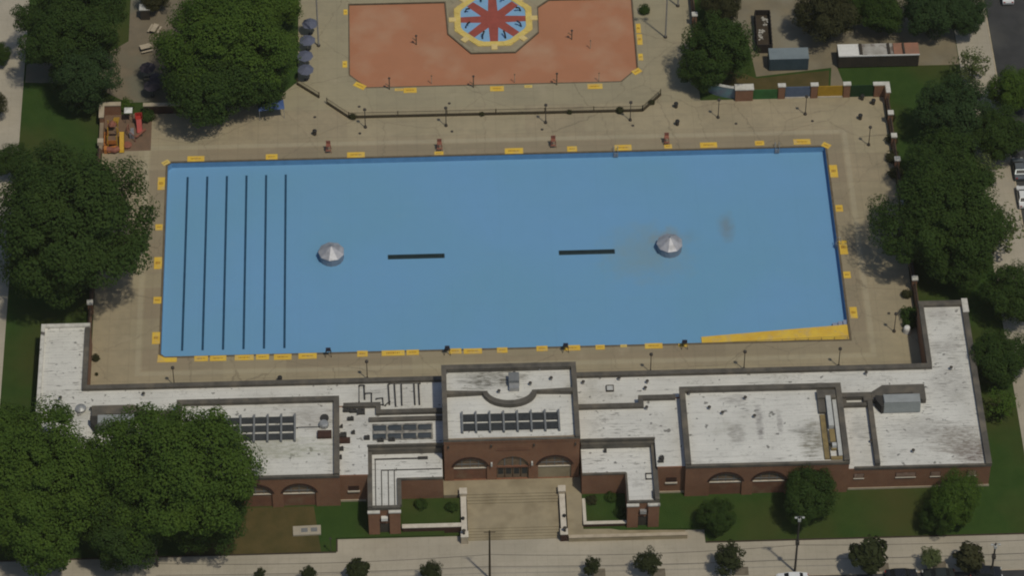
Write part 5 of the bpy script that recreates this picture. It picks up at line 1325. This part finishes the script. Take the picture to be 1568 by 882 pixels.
# ================================================================== STREET: poles, wires, cars
def utility_pole(px, py, h, label, lamp=False):
    loc = P(px, py, -1.2); t = empty('utility_pole', loc, 0, label, 'utility pole')
    q = MB(); q.tube([(0, 0, 0), (0, 0, h)], [.17, .11], 8); q.build('pole', m_bronze if not lamp else m_darkmetal, t)
    if lamp:
        q = MB(); q.tube([(-.6, 0, h - .1), (.6, 0, h - .1)], .04, 6); a = q.build('crossarm', m_frame, t)
        for x in (-.5, .5):
            q = MB(); q.obox((x, -.1, h - .2), (.34, .22, .14)); q.build('lamp_head', m_lightgrey, a)
        q = MB(); q.box(-.25, .25, -.25, .25, h * .5, h * .5 + .7); q.build('junction_box', m_darkmetal, t)
        q = MB(); q.box(-.2, .2, -.2, .2, h - 1.0, h - .5); q.build('bracket', m_lightgrey, t)
    else:
        q = MB(); q.tube([(-.8, 0, h - .3), (.8, 0, h - .3)], .06, 6); q.build('crossarm', m_bronze, t)
    return loc, t
pa, _ = utility_pole(1217, 876, 12.2, 'dark utility pole with a pale double lamp beside the lawn tree', True)
pb, _ = utility_pole(750, 887, 10.6, 'brown utility pole at the bottom edge before the entrance steps')
sl_, _ = utility_pole(241, 868, 6.0, 'grey street lamp pole among the lower left trees', True)
wl_, _ = utility_pole(1518, 878, 6.6, 'small utility pole near the lower right corner', True)
def wire(p0, p1, sag, label, r=.028):
    p0, p1 = Vector(p0), Vector(p1); pts = []
    for i in range(25):
        t = i / 24; p = p0.lerp(p1, t); p.z -= sag * 4 * t * (1 - t); pts.append(p)
    q = MB(); q.tube(pts, r, 5); o = q.build('overhead_wire', m_black); tag(o, label, 'wire', 'overhead wires along the front sidewalk')
z1, z2 = 5.1, 1.9
for dy, z, nm in ((0.0, 4.7, 'upper'), (-2.4, 3.9, 'lower')):
    A = Vector((pa.x, pa.y + dy * .1, z)); 
ya, yb = pa.y, pb.y
wire((pb.x, yb, 4.2), (pa.x, ya, 4.7), .9, 'overhead wire between the two utility poles, upper one')
wire((pa.x, ya, 4.7), (pa.x + 46, ya, 5.2), .7, 'overhead wire running right from the lamp pole, upper one')
wire((pb.x - 46, yb, 4.2), (pb.x, yb, 4.2), .9, 'overhead wire running left from the brown pole, upper one')
wire((pb.x, yb, 1.55), (pa.x, ya, 1.45), .35, 'overhead wire between the two utility poles, lower one')
wire((pa.x, ya, 1.45), (pa.x + 46, ya, 2.0), .35, 'overhead wire running right from the lamp pole, lower one')
wire((pb.x - 46, yb, 1.6), (pb.x, yb, 1.55), .4, 'overhead wire running left from the brown pole, lower one')

def make_car(paint, label, loc, rz, roof_glass=True, name='parked_car'):
    t = empty(name, loc, rz, label, 'car', 'parked cars')
    # side profile of the shell: (x, z) and half width at that height
    prof = [(-2.2, .35), (-2.25, .75), (-2.1, .95), (-1.55, 1.02), (-.95, 1.42), (.45, 1.45), (1.15, 1.02), (1.95, .9), (2.2, .7), (2.2, .35)]
    def hw(z, x): return .88 if z < 1.03 else .88 - (z - 1.02) * .48
    q = MB(); n_ = len(prof)
    q.add([(x, -hw(z, x), z) for x, z in prof] + [(x, hw(z, x), z) for x, z in prof], [tuple(range(n_)), tuple(range(2 * n_ - 1, n_ - 1, -1))] + [(i, n_ + i, n_ + (i + 1) % n_, (i + 1) % n_) for i in range(n_)])
    q.build('body', paint, t)
    def glass(a, b, s0=.1, s1=.9, w_=.86):
        q = MB(); a, b = Vector((a[0], 0, a[1])), Vector((b[0], 0, b[1])); d = (b - a); nn = Vector((-d.z, 0, d.x)).normalized() * .02
        if nn.z < 0: nn = -nn
        p, r = a + d * s0 + nn, a + d * s1 + nn
        q.add([(p.x, -hw(p.z, 0) * w_, p.z), (p.x, hw(p.z, 0) * w_, p.z), (r.x, hw(r.z, 0) * w_, r.z), (r.x, -hw(r.z, 0) * w_, r.z)], [(0, 1, 2, 3), (3, 2, 1, 0)]); return q
    glass(prof[3], prof[4]).build('rear_window', m_glass, t); glass(prof[6], prof[5]).build('windscreen', m_glass, t)
    for s in (-1, 1):
        q = MB(); pts = [(-1.3, 1.06), (-.9, 1.36), (.4, 1.38), (.95, 1.06)]
        q.add([(x, s * (hw(z, x) + .012), z) for x, z in pts], [(0, 1, 2, 3), (3, 2, 1, 0)]); q.build('side_window', m_glass, t)
        q = MB(); q.obox((2.17, s * .62, .72), (.12, .34, .14)); q.build('headlight', m_lamp, t)
        q = MB(); q.obox((-2.22, s * .64, .8), (.1, .3, .14)); q.build('taillight', m_taillight, t)
        for x in (-1.35, 1.35):
            q = MB(); q.tube([(x, s * .7, .33), (x, s * .91, .33)], .33, 14); wv = q.build('wheel', m_black, t)
            q = MB(); q.tube([(x, s * .9, .33), (x, s * .925, .33)], .2, 10); q.build('rim', m_metal, wv)
    return t
yc = -63.65
def carx(px): return P(px, 876, .2).x
make_car(m_carwhite, 'white car parked at the kerb below the utility pole', (carx(1213), yc + .1, -1.24), PI)
make_car(m_carblack, 'black car with bright roof glints parked beneath the spiky tree', (carx(1381), yc + .25, -1.24), 0)
make_car(m_cartaupe, 'dark green car parked between two black cars at the kerb', (carx(1438), yc + .15, -1.24), PI)
make_car(m_carblack, 'black car parked last in the row at the lower right', (carx(1511), yc + .3, -1.24), 0)
make_car(m_carwhite, 'white car parked on the right road at the edge of view', (P(1564, 305).x + .25, P(1564, 305).y, -.04), PI / 2)
make_car(m_cargrey, 'grey car parked on the right road behind the white one', (P(1561, 268).x, P(1561, 262).y, -.04), PI / 2)
make_car(m_carwhite, 'white car at the top edge on the right road', (P(1527, 2).x + 1.6, P(1527, -6).y, -.04), PI / 2)

# ------------------------------------------------------------------ things on the roofs
def unit(s, label):
    """big air handler with its dark louvred end and the grey screen wall behind it"""
    o = (s * 55.7, -37.0, 4.47); t = empty('air_handler', o, 0, label, 'air handler', 'air handlers on the end roofs')
    q = MB()
    vs = [(-2.6, -1.15, .2), (2.6, -1.15, .2), (2.6, .85, .2), (-2.6, .85, .2), (-2.6, -.75, 1.75), (2.6, -.75, 1.75), (2.6, .85, 1.9), (-2.6, .85, 1.9)]
    q.add(vs, [(0, 3, 2, 1), (4, 5, 6, 7), (0, 1, 5, 4), (1, 2, 6, 5), (2, 3, 7, 6), (3, 0, 4, 7)]); q.build('housing', m_unit, t)
    for x in (-2.4, 2.2):
        for y in (-1.0, .6): q = MB(); q.box(x, x + .2, y, y + .2, 0, .2); q.build('foot', m_darkmetal, t)
    q = MB(); q.prism([(-2.95, -1.2), (-2.62, -1.1), (-2.62, .9), (-3.7, 1.0), (-3.7, .2)], .05, 1.6); q.build('intake_hood', m_darkhood, t)
    q = MB(); q.box(-2.55, 2.55, -.72, .8, 1.86, 1.93); q.build('top_panel', m_unittop, t)
m_darkhood = M('dark_hood', (0.05, 0.046, 0.04), (0.036, 0.033, 0.03), .8, .8)
m_unittop = M('unit_top', (0.33, 0.345, 0.34), (0.28, 0.295, 0.29), .8, .6)
m_unit = M('unit_grey', (0.26, 0.28, 0.275), (0.22, 0.24, 0.235), .8, .6)
unit(1, 'grey box shaped air handler on the right end roof'); unit(-1, 'grey air handler on the left end roof beside the round vent')
for s in (1, -1):
    q = MB(); pts_ = [(51.62, -36.2), (51.62, -34.75), (53.3, -33.5), (59.3, -33.5), (59.3, -36.4), (58.7, -36.4), (57.4, -35.1), (53.6, -35.1), (52.4, -36.2)]
    q.prism([(s * x, y) for x, y in pts_], 4.47, 5.35)
    o = q.build('screen_wall', m_unitwall if False else m_parapet); tag(o, 'dark screen wall wrapped behind the right air handler' if s > 0 else 'dark screen wall wrapped behind the left air handler', 'wall')
t = empty('round_vent', P(124, 628, 4.5), 0, 'shiny round roof vent on the left end roof', 'vent')
q = MB(); q.lathe((0, 0, 0), [(.5, 0), (.5, .35)], 14); q.build('curb', m_metal, t)
q = MB(); q.lathe((0, 0, .3), [(.8, 0), (.75, .2), (.35, .42), (.05, .5)], 16); q.build('cap', m_metal, t)
t = empty('roof_hatch_unit', P(787, 590, 8.3), 0, 'grey fan unit beside the dark stain behind the hall curved parapet', 'fan unit')
q = MB(); q.box(-.75, .75, -.3, 1.3, 0, 1.3); q.build('housing', m_frame, t)
q = MB(); q.box(-.7, .7, -1.2, -.3, 0, .8); q.build('lower_box', m_metal, t)
q = MB(); q.lathe((.1, 1.7, 0), [(.3, 0), (.3, .7)], 10); q.build('stack_pipe', m_black, t)
def vent(px, py, z, label, r=.16, h=.5):
    t = empty('roof_vent', P(px, py, z), 0, label, 'vent', 'small pipe vents on the roofs')
    q = MB(); q.lathe((0, 0, 0), [(r, 0), (r, h)], 8); q.build('pipe', m_metal, t)
    q = MB(); q.lathe((0, 0, h), [(r * 1.6, 0), (r * 1.5, .08), (.02, .16)], 8); q.build('cap', m_darkmetal, t)
for a in [(826, 567, 8.3, 'pipe vent on the hall roof right of the fan unit, far one'), (812, 590, 8.3, 'pipe vent inside the hall curved parapet, right one'), (764, 602, 8.3, 'pipe vent inside the hall curved parapet, left one'), (844, 582, 8.3, 'pipe vent near the right side of the hall roof'), (684, 572, 8.3, 'pipe vent in the far left corner of the hall roof'),
          (948, 582, 4.5, 'pipe vent on the low roof beside the square hatch, far one'), (991, 587, 4.5, 'pipe vent on the low roof right of the square hatch'), (988, 597, 4.5, 'bent pipe vent on the low roof above the parapet step'), (893, 588, 4.5, 'pipe vent on the low roof next to the hall'), (990, 627, 5.6, 'pipe vent on the right linking roof near the parapet step'),
          (1055, 605, 6.4, 'dark pipe vent in the far left corner of the right arched roof'), (1086, 627, 6.4, 'pipe vent with long dark stain on the right arched roof'), (1106, 635, 6.4, 'pipe vent in the middle left of the right arched roof'), (1141, 612, 6.4, 'pipe vent near the far edge of the right arched roof'), (1155, 640, 6.4, 'low pipe vent in the centre of the right arched roof'), (1334, 678, 4.5, 'pipe vent beside the divider of the right end roof'),
          (1398, 693, 4.5, 'pale pipe vent near the front of the right end roof'), (1456, 566, 4.5, 'pipe vent on the right wing roof'), (1326, 574, 4.5, 'pipe vent on the low roof behind the ducts'), (93, 612, 4.5, 'dark pipe vent on the left wing roof'), (140, 629, 4.5, 'small pipe vent next to the shiny round vent'), (220, 606, 4.5, 'dark pipe vent on the low roof at left above the trees')]: vent(*a)
t = empty('roof_hatch', P(934, 596, 4.5), 0, 'square dark framed roof hatch on the low roof right of the hall', 'hatch')
q = MB(); 
for a in ((-.55, .55, -.55, -.45), (-.55, .55, .45, .55), (-.55, -.45, -.45, .45), (.45, .55, -.45, .45)): q.box(*a, 0, .3)
q.build('frame', m_darkmetal, t); q = MB(); q.box(-.44, .44, -.44, .44, 0, .22); q.build('lid', m_lightgrey, t)
# pipe runs and rooftop clutter left of the hall
def rbox(mb, px0, py0, px1, py1, z, h, o):
    a, b = P(px0, py0, z), P(px1, py1, z); mb.box(min(a.x, b.x), max(a.x, b.x), min(a.y, b.y), max(a.y, b.y), z, z + h)
def pipe_run(pts, label, z=4.5, r=.09):
    V = [P(x, y, z) for x, y in pts]; o = V[0]; q = MB(tuple(o)); q.tube([(v.x, v.y, v.z + r + .12) for v in V], r, 6)
    for v in V: q.box(v.x - .1, v.x + .1, v.y - .1, v.y + .1, v.z, v.z + .14)
    t = q.build('roof_pipe', m_pipe, loc=o); tag(t, label, 'pipe', 'black pipes on the low roof left of the hall')
for i, (x0, x1, ya_, yb_) in enumerate([(550, 550, 592, 616), (557.5, 558.5, 592, 612), (594.5, 596.5, 590, 620), (604, 606, 590, 622), (614.5, 615.5, 590, 621), (634, 635.5, 589, 620), (641, 642.5, 589, 620)]):
    pipe_run([(x0, ya_), (x1, yb_)], f'black pipe laid across the low roof left of the hall, {ORD[i]} from the left', r=.05 if i == 0 else .1)
pipe_run([(550, 591.5), (558, 591.5)], 'short black pipe joining the two leftmost roof pipes'); pipe_run([(596, 589), (643, 588)], 'thin pale pipe run along the far ends of the roof pipes', r=.04)
pipe_run([(559, 604), (569, 603.5), (569, 621), (561, 622)], 'looped black pipe on the low roof left of the short stubs'); pipe_run([(576, 612), (586, 611), (587, 621), (577, 622)], 'square looped black pipe on the low roof beside the straight pipes'); pipe_run([(590, 622), (597, 616)], 'short slanted black pipe at the foot of the straight pipes')
for i, (x, y, w_, h_, l) in enumerate([(531, 630, 1.0, .5, 'dark valve box on the left linking roof, far left one'), (541, 631, 1.0, .5, 'dark valve box on the left linking roof beside the first'), (553, 632, 1.1, .9, 'dark valve box at the corner of the upper divider'), (537, 643, .9, .5, 'dark valve box alone on the left linking roof'), (523, 655, .4, .3, 'small dark valve box by the left parapet'),
        (526, 668, .9, .8, 'dark valve box above the rusty plate'), (541, 664, .5, .4, 'small dark valve box left of the skylights'), (562, 672, .8, .6, 'dark valve box at the lower left of the skylights'), (523, 689, .6, .5, 'dark valve box on the left roof strip, upper'), (521, 702, .5, .5, 'dark valve box on the left roof strip, lower'), (1013, 703, .7, .4, 'dark valve box at the front of the right linking roof'), (1012, 708, .8, .3, 'flat dark valve box at the front of the right linking roof'), (583, 676, .9, .4, 'dark lump below the skylights, left'), (600, 675, .9, .4, 'dark lump below the skylights, middle')]):
    q = MB(); q.box(-w_ / 2, w_ / 2, -h_ / 2, h_ / 2, 0, .4); q.lathe((w_ * .2, h_ * .2, .4), [(.12, 0), (.12, .2)], 8); o = q.build('valve_box', m_pipe, loc=P(x, y, 5.56)); tag(o, l, 'valve box', 'dark boxes on the roofs')
q = MB(); q.box(-.85, .85, -.45, .45, 0, .35); q.box(-.7, .7, -.3, .3, .35, .42); o = q.build('rusty_plate', m_brickdark, loc=P(527, 676, 5.56)); tag(o, 'rusty brown flat box on the left linking roof', 'roof box')
t = empty('fan_cluster', P(497, 655, 6.42), 0, 'rooftop fan with brown curb on the left arched roof right of its skylight', 'fan unit')
q = MB(); q.box(-1.0, 1.0, -2.1, -.9, 0, .5); q.build('curb', m_brickdark, t)
q = MB(); q.lathe((-.1, .3, 0), [(.7, 0), (.7, .6), (.5, .8)], 10); q.build('fan_drum', m_metal, t)
q = MB(); q.lathe((0, 1.6, 0), [(.6, 0), (.6, .4)], 10); q.build('duct_ring', m_pipe, t)
pipe_run([(455, 656), (490, 655)], 'long thin pipe to the fan on the left arched roof', 6.42, .05)
# utility slab on the left front lawn and a bare post
t = empty('utility_slab', P(470, 813, -.65), .03, 'pale concrete utility slab with two lids on the left front lawn', 'slab')
q = MB(); q.box(-1.95, 1.95, -.8, .8, -.2, .12); q.build('slab', m_walk, t)
for x in (-.35, 1.0):
    q = MB(); q.box(x - .45, x + .45, -.35, .35, .12, .16); q.build('lid', m_frame, t)
def lawn_post(px, py, z, h, label):
    t = empty('lawn_post', P(px, py, z), 0, label, 'post'); q = MB(); q.tube([(0, 0, 0), (0, 0, h)], .05, 6); q.build('pole', m_darkmetal, t); q = MB(); q.lathe((0, 0, h), [(.1, 0), (.2, .15), (.1, .3)], 8); q.build('lamp_head', m_darkmetal, t)
lawn_post(507, 847, -1.2, 3.0, 'thin dark lamp post at the corner of the left front lawn'); 

# ------------------------------------------------------------------ faint warm haze, added to soften the shade and lift the darks
hb = MB(); hb.box(-1000, 1000, -1000, 1300, -4.0, 450.0)
hz = hb.build('haze', []); hz['kind'] = 'stuff'
hm = bpy.data.materials.new('haze_air'); hm.use_nodes = True
hn = hm.node_tree; hn.nodes.remove(hn.nodes['Principled BSDF'])
pv = hn.nodes.new('ShaderNodeVolumePrincipled'); pv.inputs['Color'].default_value = (0.95, 0.9, 0.74, 1); pv.inputs['Density'].default_value = 0.00004
hn.links.new(pv.outputs[0], hn.nodes['Material Output'].inputs['Volume']); hz.data.materials.append(hm)
